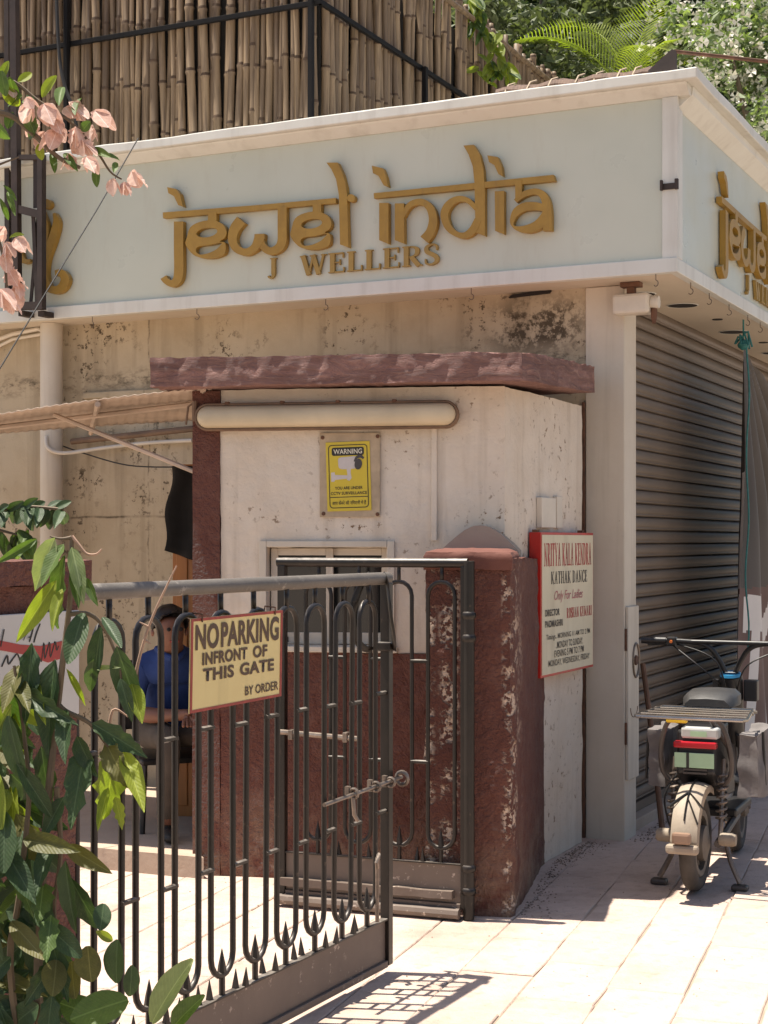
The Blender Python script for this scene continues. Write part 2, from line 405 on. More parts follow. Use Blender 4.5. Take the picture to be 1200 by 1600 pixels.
# a small serif alphabet: strokes (x0,z0,x1,z1,weight) on a box 1 high, plus arcs
T, t_ = .20, .09
def sf(x, z, wd=.34): return (x-wd/2, z, x+wd/2, z, .055)
SER = {
 'I': (.40, [(.2, 0, .2, 1, T), sf(.2, .03), sf(.2, .97)]),
 'L': (.72, [(.2, 0, .2, 1, T), sf(.2, .97), (.02, .03, .68, .03, .06), (.655, .0, .655, .28, .06)]),
 'E': (.76, [(.2, 0, .2, 1, T), (.02, .03, .72, .03, .06), (.02, .97, .68, .97, .06), (.3, .52, .52, .52, .06), (.52, .38, .52, .66, .05), (.69, 0, .69, .26, .06), (.655, .74, .655, 1, .06)]),
 'T': (.80, [(.4, 0, .4, 1, T), sf(.4, .03), (.02, .97, .78, .97, .06), (.045, .72, .045, 1, .06), (.755, .72, .755, 1, .06)]),
 'H': (.92, [(.2, 0, .2, 1, T), (.72, 0, .72, 1, T), sf(.2, .03), sf(.2, .97), sf(.72, .03), sf(.72, .97), (.2, .5, .72, .5, .06)]),
 'N': (.92, [(.16, 0, .16, 1, t_), (.76, 0, .76, 1, t_), (.17, .97, .74, .03, T), sf(.16, .03, .3), sf(.76, .97, .3), sf(.12, .97, .2)]),
 'A': (.90, [(.14, 0, .45, 1, t_), (.45, 1, .74, 0, T), sf(.14, .03, .28), sf(.74, .03, .34), (.24, .34, .62, .34, .06)]),
 'K': (.90, [(.2, 0, .2, 1, T), sf(.2, .03), sf(.2, .97), (.28, .42, .74, .97, t_), (.40, .55, .76, 0, T), sf(.74, .97, .28), sf(.76, .03, .28)]),
 'Y': (.86, [(.43, 0, .43, .48, T), sf(.43, .03), (.43, .45, .14, 1, T), (.43, .45, .74, 1, t_), sf(.14, .97, .28), sf(.74, .97, .28)]),
 'W': (1.2, [(.14, 1, .40, 0, T), (.40, 0, .60, .92, t_), (.58, 1, .84, 0, T), (.84, 0, 1.06, 1, t_), sf(.14, .97, .3), sf(.58, .97, .3), sf(1.06, .97, .26)]),
 'J': (.52, [(.34, .1, .34, 1, T), sf(.34, .97), 'arc', (.20, .02, .20, .02, 0)]),
 'D': (.86, [(.2, 0, .2, 1, T), sf(.14, .03, .3), sf(.14, .97, .3)]),
 'R': (.86, [(.2, 0, .2, 1, T), sf(.2, .03), sf(.2, .97), (.40, .48, .72, 0, T), sf(.76, .03, .22)]),
 'S': (.66, []), 'C': (.80, []), 'M': (1.1, [(.16, 0, .16, 1, t_), (.17, .97, .54, .05, T), (.54, .05, .9, .97, t_), (.9, 0, .9, 1, T), sf(.16, .03, .28), sf(.9, .03, .34), sf(.12, .97, .24), sf(.94, .97, .24)]),
 'O': (.86, []), 'U': (.88, [(.2, .3, .2, 1, T), (.72, .3, .72, 1, t_), sf(.2, .97), sf(.72, .97, .28)]),
}
ARC = {
 'J': [[(.34, .25, .2), (.33, .02, .17), (.24, -.12, .11), (.12, -.10, .10), (.08, 0, .13)]],
 'D': [[(.2, .97, .06), (.46, .96, .08), (.68, .78, .18), (.73, .5, .21), (.68, .22, .18), (.46, .04, .08), (.2, .03, .06)]],
 'R': [[(.2, .97, .06), (.46, .96, .08), (.62, .86, .17), (.65, .73, .19), (.60, .58, .15), (.44, .49, .07), (.2, .48, .06)]],
 'S': [[(.56, .70, .06), (.54, .92, .09), (.34, .985, .09), (.14, .86, .15), (.16, .64, .19), (.36, .51, .2), (.54, .35, .19), (.54, .13, .14), (.34, .015, .09), (.13, .07, .09), (.09, .3, .06)]],
 'C': [[(.72, .70, .06), (.66, .91, .1), (.45, .985, .09), (.2, .82, .17), (.12, .5, .2), (.2, .18, .17), (.45, .015, .09), (.66, .08, .08), (.74, .26, .06)]],
 'O': [[(.43, .985, .07), (.2, .84, .16), (.13, .5, .2), (.2, .16, .16), (.43, .015, .07), (.66, .16, .16), (.73, .5, .2), (.66, .84, .16), (.43, .985, .07)]],
 'U': [[(.2, .34, .2), (.24, .1, .15), (.46, .015, .09), (.66, .1, .09), (.72, .34, .09)]],
}
def serif_shapes(ch):
    wd, segs = SER[ch]; out = []
    for s_ in segs:
        if s_ == 'arc' or s_[4] == 0: continue
        out.append([stroke([(s_[0], s_[1], s_[4]), (s_[2], s_[3], s_[4])], False)])
    for a in ARC.get(ch, []): out.append([stroke(a)])
    return wd, out
def serif_text(body, x0, z0, w, h, y0, y1, mat, parent, name='letter', shear=0):
    """one raised letter per object"""
    tot = sum(.45 if c == ' ' else SER[c][0]+.06 for c in body); sx = w/tot; x = x0; res = []
    for c in body:
        if c == ' ': x += .45*sx; continue
        wd, sh = serif_shapes(c)
        sh = [[[(x+px_*sx, z0+pz*h+shear*(x+px_*sx-x0)) for px_, pz in lp] for lp in loops] for loops in sh]
        mb = extrude_shapes(sh, y0, y1); o = mb.build(name, mat, parent); fix_normals(o.data); res.append(o)
        x += (wd+.06)*sx
    return res
# ---------------------------------------------------------------- frames of the place
E1 = Vector((-.901, .434, 0)); E2 = Vector((.434, .901, 0))
FS = Fr((1.2025, 7.858), (.901, -.434))         # shop: origin at the corner of its pilaster, y runs back along the shutter
FX = Fr((1.2025, 7.858), (.434, .901))          # the same corner seen from the lane: x runs back along the shutter
FB = Fr((.53, 6.85), (.988, -.156))             # guard booth: origin at its near right corner
GDIR = Vector((.453, .892, 0)); GL = 1.85
FG = Fr((.01-GDIR.x*GL, 5.46-GDIR.y*GL), GDIR)  # wide gate leaf: x runs from its hinge to its free end
# ---------------------------------------------------------------- ground and paving
def sheet(name, pts, z, mat):
    mb = MB(); mb.add([(p[0], p[1], z) for p in pts], [tuple(range(len(pts)))]); return mb.build(name, mat)
g = sheet('ground', [(-150, -100), (150, -100), (150, 200), (-150, 200)], -.03, M['ground']); props(g, kind='structure')
pav = sheet('pavement', [(-6, -2), (8, -2), (8, 14), (-6, 14)], -.007, M['joint']); props(pav, kind='structure')
def paving():
    ang = R(71.6); dx = Vector((math.cos(ang), math.sin(ang))); dy = Vector((-dx.y, dx.x)); org = Vector((.5176, 5.428))
    LW, WW = .47, .262
    var = []
    for k in range(6):
        mb = MB(); rr = random.Random(k); g_ = .004; nx, ny = 6, 3
        a, b = LW-g_, WW-g_
        def ed(): return rr.uniform(-.004, .004)
        pts = [(0+ed(), 0+ed()), (a*.35, ed()), (a*.7, ed()), (a+ed(), ed()), (a+ed(), b*.5), (a+ed(), b+ed()), (a*.6, b+ed()), (a*.3, b+ed()), (ed(), b+ed()), (ed(), b*.5)]
        ins = [(p[0]+(a/2-p[0])*.018, p[1]+(b/2-p[1])*.03) for p in pts]
        n = len(pts); vs = [(p[0], p[1], -.03) for p in pts]+[(p[0], p[1], -.004) for p in pts]+[(p[0], p[1], 0) for p in ins]
        fs = [(i, (i+1) % n, n+(i+1) % n, n+i) for i in range(n)]+[(n+i, n+(i+1) % n, 2*n+(i+1) % n, 2*n+i) for i in range(n)]+[tuple(range(2*n, 3*n))]
        mb.add(vs, fs); var.append(mb.mesh('paving_slab', M['slab']))
    cand = []
    for i in range(-18, 22):
        for j in range(-22, 24):
            off = (.5 if j % 2 else 0)+.22*math.sin(j*12.9)
            p = org + dx*(LW*(i+off)) + dy*(WW*j); c = p + dx*LW/2 + dy*WW/2
            if c.y < 2.6 or c.y > 11.5: continue
            u = 600+FPX*c.x/c.y
            if -260 < u < 1420: cand.append((c.y, p))
    cand.sort(key=lambda q: q[0]); rest = MB()
    for k, (d, p) in enumerate(cand):
        z = random.uniform(-.0025, .0015); me = var[random.randrange(6)]
        if k < 298:
            o = link('paving_slab', me, pav); o.location = (p.x, p.y, z); o.rotation_euler = (random.uniform(-.003, .003), random.uniform(-.004, .004), ang+random.uniform(-.006, .006))
        else:
            m = Matrix.Translation((p.x, p.y, z)) @ Matrix.Rotation(ang, 4, 'Z')
            rest.add([m @ v.co for v in me.vertices], [tuple(f.vertices) for f in me.polygons])
    if rest.v: props(rest.build('far_paving', M['slab'], pav), kind='stuff')
paving()
# ---------------------------------------------------------------- the shop
shop = fthing('shop_building', 'cream single storey corner shop with white sign fascia and closed shutter', 'building', FS)
def part(parent, name, mat, fn, bevel=0, smooth=False):
    mb = MB(); fn(mb); return mb.build(name, mat, parent, bevel, smooth)
# walls
wl = part(shop, 'front_wall', M['shopwall'], lambda b: b.box(-6.2, -.2055, .02, .25, -.02, 2.80))
part(shop, 'wall_ledge', M['shopwall'], lambda b: b.box(-3.30, -.21, -.02, .017, 2.335, 2.375), .008)
part(shop, 'rear_wall', M['shopwall'], lambda b: b.box(-6.2, -.12, 5.0, 5.2, -.02, 3.6))
part(shop, 'left_wall', M['shopwall'], lambda b: b.box(-6.4, -6.21, .02, 5.2, -.02, 3.6))
part(shop, 'rear_pier', M['cream'], lambda b: b.box(-.24, .0, 4.2, 5.2, -.02, 2.78))
pil = part(shop, 'pilaster', M['cream'], lambda b: b.box(-.205, 0, 0, .2, -.02, 2.779), .006)
part(shop, 'rust_strip', M['rust'], lambda b: b.box(-.222, -.207, -.006, .017, -.01, 2.2), .002)
part(shop, 'round_column', M['cream'], lambda b: b.lathe([(.066, -.01), (.066, 2.779)], (-3.47, -.09, 0), 'z', 20), 0, True)
part(shop, 'side_wall', M['cream'], lambda b: b.box(-.22, -.15, .2, .5, -.02, 2.78))
part(shop, 'threshold', M['concrete'], lambda b: b.box(-.2, -.03, .201, 4.2, -.02, .055), .006)
# fascia box behind the signs
part(shop, 'fascia_core', M['white'], lambda b: (b.box(-6.2, .30, -.235, .5, 2.79, 3.655), b.box(-.3, .30, .501, 5.2, 2.79, 3.655)))
part(shop, 'soffit', M['soffit'], lambda b: (b.box(-6.2, .31, -.236, .6, 2.7805, 2.7895), b.box(-.3, .31, .601, 5.2, 2.7805, 2.7895)))
part(shop, 'lower_band', M['white'], lambda b: b.box(-6.2, .345, -.285, -.237, 2.775, 2.845), .004)
part(shop, 'lower_band', M['white'], lambda b: b.box(.30, .3445, -.2365, 5.2, 2.7755, 2.8445), .004)
part(shop, 'upper_band', M['white'], lambda b: b.prism_x([(-.270, 3.612), (-.236, 3.612), (-.236, 3.659), (-.335, 3.659), (-.330, 3.650)], -6.2, .40))
part(shop, 'upper_band', M['white'], lambda b: b.prism_y([(.301, 3.561), (.332, 3.561), (.405, 3.621), (.41, 3.6588), (.301, 3.6588)], -.2355, 5.2))
part(shop, 'corner_post', M['white'], lambda b: (b.box(.268, .3435, -.2745, -.237, 2.8455, 3.6115), b.box(.302, .3435, -.2365, -.18, 2.8455, 3.5595)), .003)
part(shop, 'corner_clip', M['brown_iron'], lambda b: (b.box(.262, .35, -.282, -.2752, 3.17, 3.20), b.box(.264, .276, -.30, -.282, 3.165, 3.215), b.box(.335, .352, -.30, -.282, 3.165, 3.215)), .002)
rf = MB(); nseg = 46
prof = []
for i in range(nseg+1):
    x = -6.25 + 6.71*i/nseg; prof.append((x, -.365+random.uniform(-.004, .004)))
poly = prof + [(.455+random.uniform(-.004, .004), -.365+5.6*(i+1)/24) for i in range(24)] + [(-6.25, 5.3)]
rf.prism(poly, [3.66]*len(poly), [3.712+random.uniform(-.003, .003) for _ in poly])
rf.build('roof_slab', M['white'], shop, .006)
# shutter
shut = part(shop, 'roller_shutter', M['shutter'], lambda b: (b.box(-.16, -.135, .35, 4.25, .05, 2.775), b.box(-.134, -.095, .35, 4.2, .058, .105), b.box(-.134, -.07, .2005, .225, .06, 2.775)))
mb = MB(); pz = .0725
prof = [(-.128, 0), (-.114, .003), (-.108, .008), (-.1065, .013), (-.1095, .016), (-.1095, .018), (-.104, .022), (-.1015, .034), (-.1015, .046), (-.1035, .058), (-.108, .066), (-.116, .070), (-.128, .0718)]
n = len(prof)
vs = [(p[0], .226, p[1]) for p in prof] + [(p[0], 4.2, p[1]) for p in prof]
mb.add(vs, [(i, n+i, n+i+1, i+1) for i in range(n-1)]); slat = mb.mesh('slat', M['shutter'], True)
for i in range(37):
    o = link('slat', slat, shut); o.location = (random.uniform(-.0015, .0015), 0, .106+i*pz)
# lock cover on the pilaster's lane side
lk = MB(); lk.box(.001, .016, .012, .195, .30, 1.17); lk = lk.build('lock_cover', M['cream'], shop, .004)
mb = MB(); mb.tube([(.019, .135+.052*math.cos(a), .895+.085*math.sin(a)) for a in [2*math.pi*i/28 for i in range(28)]], .006, 6, True); mb.build('ring', M['steel'], lk, 0, True)
mb = MB(); mb.lathe([(.026, 0), (.024, .008)], (.016, .135, .895), 'x', 16); mb.build('keyhole', M['rust'], lk)
mb = MB(); mb.tube([(.0175, .105+.06*math.cos(a), .66+.05*math.sin(a)) for a in [math.pi+math.pi*i/12 for i in range(13)]], .0018, 5); mb.build('scratch_ring', M['rust'], lk)
for z in (.95, .48):
    mb = MB(); mb.box(.0005, .010, -.0005, .0115, z, z+.11); mb.build('hinge', M['rust'], lk)
# downlights, hooks, clips
for (x, y, r) in ((.08, .80, .088), (.075, 2.0, .09), (.075, 3.2, .09), (-.01, .32, .08)):
    mb = MB(); mb.lathe([(r, 2.7795), (r*.92, 2.776), (r*.9, 2.7795)], (x, y, 0), 'z', 24); o = mb.build('downlight', M['white'], shop)
    mb = MB(); mb.lathe([(r*.9, 2.7772), (r*.9, 2.7785)], (x, y, 0), 'z', 24); mb.build('lamp_hole', M['dark'], o)
for (x, y) in ((.12, 1.42), (.13, 2.6)):
    mb = MB(); mb.lathe([(.03, 2.7765), (.03, 2.7803)], (x, y, 0), 'z', 16); mb.build('small_downlight', M['dark'], shop)
hk = MB(); hk.tube([(0, 0, 0), (0, 0, -.03)] + [(.013*math.sin(a)-.0, 0, -.045-.014*math.cos(a)+.0) for a in [R(q) for q in range(180, -61, -30)]][1:], .0022, 5)
hk = hk.mesh('hook', M['hook'])
spots = [(-3.05, -.262), (-2.35, -.262), (-1.55, -.262), (-.72, -.262), (.235, -.262)] + [(.322, y) for y in (.05, .42, .85, 1.3, 1.62, 2.0, 2.5, 3.0)]
for (x, y) in spots:
    o = link('hook', hk, shop); o.location = (x, y, 2.776); o.rotation_euler = (0, 0, random.uniform(-.6, .6))
part(shop, 'grime_patch', M['dark'], lambda b: b.prism_y([(-.62, 2.755), (-.40, 2.765), (-.39, 2.779), (-.50, 2.778), (-.60, 2.77)], -.005, .018))
# security light at the corner under the soffit
sc = thing('security_camera', 'small cream security camera under the shop corner soffit', 'camera', FS.w(.05, -.05, 2.60), FS.a)
part(sc, 'bracket', M['rust'], lambda b: (b.box(-.05, .05, -.03, .03, .155, .18), b.box(-.02, .02, -.02, .02, .11, .156)), .003)
part(sc, 'housing', M['pvc'], lambda b: b.box(-.085, .10, -.05, .05, .02, .12), .015)
part(sc, 'lens_hood', M['pvc'], lambda b: b.lathe([(.03, .101), (.034, .125), (.03, .14)], (0, 0, .075), 'x', 14), 0, True)
part(sc, 'cable_plug', M['rust'], lambda b: b.lathe([(.008, -.03), (.016, 0), (.016, .045)], (.115, 0, 0.0), 'z', 10), 0, True)
# ---------------------------------------------------------------- the gold lettered signs
YP = -.262
sg = fthing('shop_sign', 'pale glass fascia sign with large gold lettering above the guard booth', 'sign', FS)
part(sg, 'glass_panel', M['glass_panel'], lambda b: b.box(-6.15, .2665, YP, -.2365, 2.8458, 3.6115))
def LP(sc_, ox, oy):
    def f(x, y):
        q = FS.px(x/sc_+ox, y/sc_+oy, YP); return (q.x, q.z)
    return f
A_ = LP(3.75, 250, 240); B_ = LP(3.75, 570, 220); C_ = LP(3.0, 0, 0)
def conv(fn, shapes): return [[[fn(*p[:2]) for p in lp] for lp in loops] for loops in shapes]
def e_shape(dx, dy):
    out = catmull([(180,500),(200,440),(255,408),(330,398),(390,422),(412,465),(402,500),(372,522),(404,530),(403,590),(360,614),(300,622),(232,608),(190,570),(172,535)], True, 3)
    eye = ellipse(297, 470, 62, 27, -9)
    low = catmull([(232,572),(252,550),(315,542),(385,528),(355,566),(300,592),(250,597)], True, 3)
    sh = lambda L: [(p[0]+dx, p[1]+dy) for p in L]
    return [[sh(out), sh(eye), sh(low)], [sh([(303,352),(352,348),(352,415),(303,415)])]]
jw = {
 'letter_j': [[[(65,205),(115,215),(140,245),(158,320),(130,310),(105,258),(72,240)]], [stroke([(131,405,54),(131,560,54),(132,690,54),(122,745,50),(92,768,40),(58,752,36),(42,730,40)])]],
 'head_bar': [[[(38,352),(590,309),(1048,268),(1050,298),(590,340),(40,386)]]],
 'letter_e': e_shape(0, 0),
 'letter_w': [[stroke([(497,398,62),(458,450,58),(446,515,50),(472,566,44),(525,584,42),(575,558,46),(602,505,58),(604,478,58)])], [stroke([(612,500,30),(622,548,40),(662,578,44),(706,566,48),(734,525,52),(736,430,52),(736,318,52)])]],
 'letter_e.001': e_shape(612, -51),
 'letter_l': [[[(995,62),(1060,62),(1092,130),(1110,200),(1116,260),(1124,558),(1075,540),(1068,250),(1052,160),(1024,100)]], [ellipse(1138, 269, 23, 23)], [[(1110,258),(1125,258),(1125,282),(1110,282)]]],
}
ind = {
 'letter_i': [[[(60,155),(125,170),(145,220),(155,280),(130,270),(100,215),(68,200)]], [[(103,372),(157,372),(157,612),(103,590)]]],
 'head_bar': [[[(70,315),(1120,208),(1130,245),(72,346)]]],
 'letter_n': [[[(195,375),(248,375),(250,610),(195,590)]], [stroke([(240,450,24),(280,385,32),(345,366,38),(398,400,44),(418,470,50),(402,540,52),(366,588,58)])]],
 'letter_d': [[stroke([(668,405,26),(620,358,30),(562,350,36),(508,384,44),(484,442,46),(505,512,40),(550,552,32),(602,562,36),(648,532,44),(680,470,40)])], [[(595,38),(655,33),(690,90),(712,180),(720,300),(720,565),(665,545),(660,260),(650,160),(625,90)]]],
 'letter_i.001': [[[(735,95),(795,105),(818,160),(825,218),(800,205),(775,150),(745,135)]], [[(778,305),(832,302),(832,555),(780,535)]]],
 'letter_a': [[[(898,240),(936,240),(936,330),(898,362)]], [stroke([(898,362,22),(948,322,34),(1018,306,36),(1066,338,46),(1084,420,50),(1084,535,52)])], [catmull([(866,470),(890,405),(958,368),(1052,376),(1075,430),(1068,505),(1000,545),(920,540),(878,510)], True, 3), catmull([(888,490),(912,445),(965,418),(1045,418),(1052,432),(1010,480),(950,505),(898,508)], True, 3)]],
}
FRONT = []
for fn, table in ((A_, jw), (B_, ind)):
    for nm, shapes in table.items():
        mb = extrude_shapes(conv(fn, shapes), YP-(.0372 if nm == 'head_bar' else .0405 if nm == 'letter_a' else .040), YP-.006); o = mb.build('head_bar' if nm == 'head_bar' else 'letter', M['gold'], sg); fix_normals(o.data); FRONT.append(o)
# ornament at the left end of the fascia
orn = [[stroke([(272,1005,12),(283,1050,30),(262,1130,36),(232,1215,36),(226,1300,34),(252,1358,34),(300,1358,38),(324,1318,40),(308,1285,34),(278,1285,26)])], [ellipse(235, 962, 24, 24)], [stroke([(205,985,20),(232,1060,26),(228,1130,24),(205,1200,20)])], [stroke([(118,1150,14),(108,1190,28),(128,1228,24),(160,1225,14)])]]
mb = extrude_shapes(conv(C_, orn), YP-.040, YP-.006); o = mb.build('scroll_ornament', M['gold'], sg); fix_normals(o.data)
pJ = FS.px(421, 436, YP); pe = FS.px(688, 420, YP); pw = FS.px(471, 432, YP)
hJ = .088
FRONT += serif_text('J', pJ.x-.004, pJ.z+.014, .066, .094, YP-.022, YP-.004, M['gold2'], sg)
FRONT += serif_text('WELLERS', pw.x, pw.z+.002, pe.x-pw.x+.01, .104, YP-.022, YP-.004, M['gold2'], sg)
# the lane side: the same letters again
sg2 = fthing('shop_sign', 'pale glass fascia sign with gold lettering receding along the lane above the shutter', 'sign', FX)
# in FX: x runs along the lane, y points into the shop (y = -x of FS); panel plane at y = -.33
part(sg2, 'glass_panel', M['glass_panel'], lambda b: b.box(-.176, 5.15, -.3315, -.303, 2.8458, 3.5595))
xs0 = A_(38, 370)[0]
side = FX.px(1117, 300, -.3315)
for o in FRONT:
    c = o.copy(); COL.objects.link(c); c.parent = sg2; c.location = (side.x-xs0+.0, -.3315-YP, -.03)
# ---------------------------------------------------------------- guard booth
booth = fthing('guard_booth', 'small white guard booth with maroon base and thick faded red roof slab', 'building', FB)
WX0, WX1, WZ0, WZ1 = -1.063, -.523, 1.035, 1.47
RE = FB.l((.985, 7.83, 0)); TOPZ = 2.175
def fw(b):
    b.box(-1.277, WX0, 0, .12, 1.005, TOPZ); b.box(WX1, 0, 0, .12, 1.005, TOPZ)
    b.box(WX0, WX1, 0, .12, WZ1, TOPZ); b.box(WX0, WX1, 0, .12, 1.005, WZ0)
mb = MB()
# front wall with a window opening as one welded grid
xs = [-1.277, WX0, WX1, -.004]; zs = [1.005, WZ0, WZ1, TOPZ]
vid = {}
def V_(x, y, z):
    k = (round(x, 4), round(y, 4), round(z, 4))
    if k not in vid: vid[k] = len(mb.v); mb.v.append((x, y, z))
    return vid[k]
for i in range(3):
    for j in range(3):
        if i == 1 and j == 1: continue
        a = [V_(xs[i], 0, zs[j]), V_(xs[i+1], 0, zs[j]), V_(xs[i+1], 0, zs[j+1]), V_(xs[i], 0, zs[j+1])]
        b = [V_(xs[i], .12, zs[j]), V_(xs[i+1], .12, zs[j]), V_(xs[i+1], .12, zs[j+1]), V_(xs[i], .12, zs[j+1])]
        mb.f.append(tuple(a)); mb.f.append(tuple(b[::-1])); mb.m += [0, 0]
for (x0, z0, x1, z1) in ((WX0, WZ0, WX1, WZ0), (WX1, WZ0, WX1, WZ1), (WX1, WZ1, WX0, WZ1), (WX0, WZ1, WX0, WZ0)):
    mb.f.append((V_(x0, 0, z0), V_(x0, .12, z0), V_(x1, .12, z1), V_(x1, 0, z1))); mb.m.append(0)
for (x0, z0, x1, z1) in ((-1.277, 1.005, -.004, 1.005), (-.004, 1.005, -.004, TOPZ), (-.004, TOPZ, -1.277, TOPZ), (-1.277, TOPZ, -1.277, 1.005)):
    pts = [(x0, z0), (x1, z1)]
    if z0 == z1:
        q = [x for x in xs] if x1 > x0 else xs[::-1]
        for a, b in zip(q, q[1:]): mb.f.append((V_(a, 0, z0), V_(b, 0, z0), V_(b, .12, z0), V_(a, .12, z0))); mb.m.append(0)
    else:
        q = zs if z1 > z0 else zs[::-1]
        for a, b in zip(q, q[1:]): mb.f.append((V_(x0, 0, a), V_(x0, 0, b), V_(x0, .12, b), V_(x0, .12, a))); mb.m.append(0)
o = mb.build('front_wall', M['booth'], booth); rough_up(o, .03, .005, 5); rough_up(o, .5, .0022, 16, 3)
# lane-side wall, rounded at the corner
nx = Vector((RE.x, RE.y, 0)).normalized(); inn = Vector((-nx.y, nx.x, 0))
def sidepoly(off0, off1):
    a = Vector((0, 0, 0)) - inn*off0; b = Vector((RE.x, RE.y, 0)) - inn*off0; c = b + inn*(off0+off1); d = Vector((0, 0, 0)) + inn*off1
    return [tuple(p[:2]) for p in (a, b, c, d)]
pl = sidepoly(0, .12); pl[0] = (.002, .035)
pl = [(-.035, .004), (-.012, .008), (.0, .02)] + pl[1:3] + [(-.10, .13), (-.05, .125)]
mb = MB(); mb.prism(pl, 0, TOPZ-.002); o = mb.build('side_wall', M['booth'], booth); rough_up(o, .035, .006, 4, 2); rough_up(o, .5, .003, 14, 5)
# maroon dado under the window line
mb = MB(); mb.box(-1.276, -.20, -.008, .118, -.01, 1.004); o = mb.build('dado', M['maroon'], booth); rough_up(o, .03, .004, 6, 3); rough_up(o, .5, .003, 20, 9)
mb = MB(); mb.box(-1.405, -1.279, -.012, .14, -.01, TOPZ-.004); o = mb.build('door_pier', M['maroon'], booth); rough_up(o, .08, .003, 5, 4)
mb = MB(); mb.box(-1.40, -1.30, .141, 1.1, -.01, TOPZ-.006); mb.build('left_wall', M['inside'], booth)
mb = MB(); mb.box(-1.299, .15, 1.0, 1.1, -.01, TOPZ-.006); mb.build('rear_wall', M['inside'], booth)
# roof slab: uneven cast concrete
cs = [FB.l(p) for p in ((-1.03, 6.93, 0), (.582, 6.64, 0), (.64, 6.72, 0), (1.045, 7.80, 0), (.80, 7.92, 0), (-.72, 8.05, 0))]
mb = MB(); mb.prism([(p.x, p.y) for p in cs], [2.178, 2.178, 2.18, 2.235, 2.235, 2.178], [2.305, 2.298, 2.302, 2.365, 2.37, 2.31])
o = mb.build('roof_slab', M['slabroof'], booth); rough_up(o, .022, .006, 7, 5); rough_up(o, .5, .006, 22, 8)
# window
win = part(booth, 'window', M['cream'], lambda b: (b.box(WX0-.035, WX0-.002, -.016, -.002, WZ0-.03, WZ1+.03), b.box(WX1+.002, WX1+.035, -.016, -.002, WZ0-.03, WZ1+.03),
    b.box(WX0-.0015, WX1+.0015, -.016, -.002, WZ1+.002, WZ1+.03)), .003)
part(booth, 'window_sill', M['cream'], lambda b: b.box(WX0-.05, WX1+.05, -.03, -.0045, WZ0-.028, WZ0-.002), .004)
mx = (WX0+WX1)/2
for (a, b_, y) in ((WX0+.004, mx+.018, .05), (mx-.018, WX1-.004, .072)):
    f = MB(); f.box(a, a+.032, y, y+.02, WZ0+.003, WZ1-.003); f.box(b_-.032, b_, y, y+.02, WZ0+.003, WZ1-.003)
    f.box(a+.0325, b_-.0325, y, y+.02, WZ0+.003, WZ0+.055); f.box(a+.0325, b_-.0325, y, y+.02, WZ1-.035, WZ1-.003)
    f = f.build('sliding_sash', M['cream'], win, .002)
    p = MB(); p.box(a+.0326, b_-.0326, y+.008, y+.012, WZ0+.0555, WZ1-.0355); p.build('pane', M['pane'], f)
part(win, 'latch', M['ink'], lambda b: b.box(-.985, -.978, .045, .0495, WZ0+.012, WZ0+.035))
part(booth, 'conduit_strip', M['booth'], lambda b: b.box(-.325, -.30, -.014, -.005, 1.50, 2.02), .003)
part(booth, 'meter_niche', M['pvc'], lambda b: (b.prism([tuple((nx*d - inn*h)[:2]) for d, h in ((.40, .0), (.40, .028), (.60, .028), (.60, .0))], 1.56, 1.70),
    b.prism([tuple((nx*d - inn*h)[:2]) for d, h in ((.64, .0), (.64, .02), (.72, .02), (.72, .0))], 1.56, 1.71)), .003)
# tube light over the window
tl = thing('tube_light', 'long yellowed tube light with round ends under the booth roof slab', 'lamp', FB.w(-.79, -.012, 2.05), FB.a+R(-.3))
def stad(hw, hh, n=10):
    return [(hw+hh*math.cos(a), hh*math.sin(a)) for a in [R(-90+180*i/n) for i in range(n+1)]] + [(-hw+hh*math.cos(a), hh*math.sin(a)) for a in [R(90+180*i/n) for i in range(n+1)]]
mb = MB(); mb.prism_y(stad(.53, .060), -.035, .006); mb.build('housing', M['lampframe'], tl, .004)
mb = MB()
rings = [(.53, .050, -.036), (.53, .049, -.058), (.528, .042, -.075), (.524, .028, -.086), (.52, .010, -.090)]
q = [[(x, y, z) for (x, z) in stad(hw, hh)] for hw, hh, y in rings]; n = len(q[0])
mb.add([p for r_ in q for p in r_], [(i*n+j, i*n+(j+1) % n, (i+1)*n+(j+1) % n, (i+1)*n+j) for i in range(len(q)-1) for j in range(n)] + [tuple((len(q)-1)*n+j for j in range(n))])
o = mb.build('diffuser', M['lamp'], tl, 0, True); fix_normals(o.data)
mb = MB(); mb.tube([(x, -.052, z) for x, z in stad(.531, .055)], .0065, 6, True); mb.build('rim', M['lampframe'], tl, 0, True)
for x in (-.45, -.2, .05, .3): 
    mb = MB(); mb.box(x, x+.018, -.062, -.03, .054, .067); mb.build('clip', M['rust'], tl, .002)
mb = MB(); mb.lathe([(.012, 0), (.012, .09)], (-.60, -.02, -.015), 'z', 8); mb.tube([(-.6, -.02, .07), (-.63, -.02, .05), (-.64, -.02, -.03)], .005, 6); mb.build('cable_gland', M['lampframe'], tl)
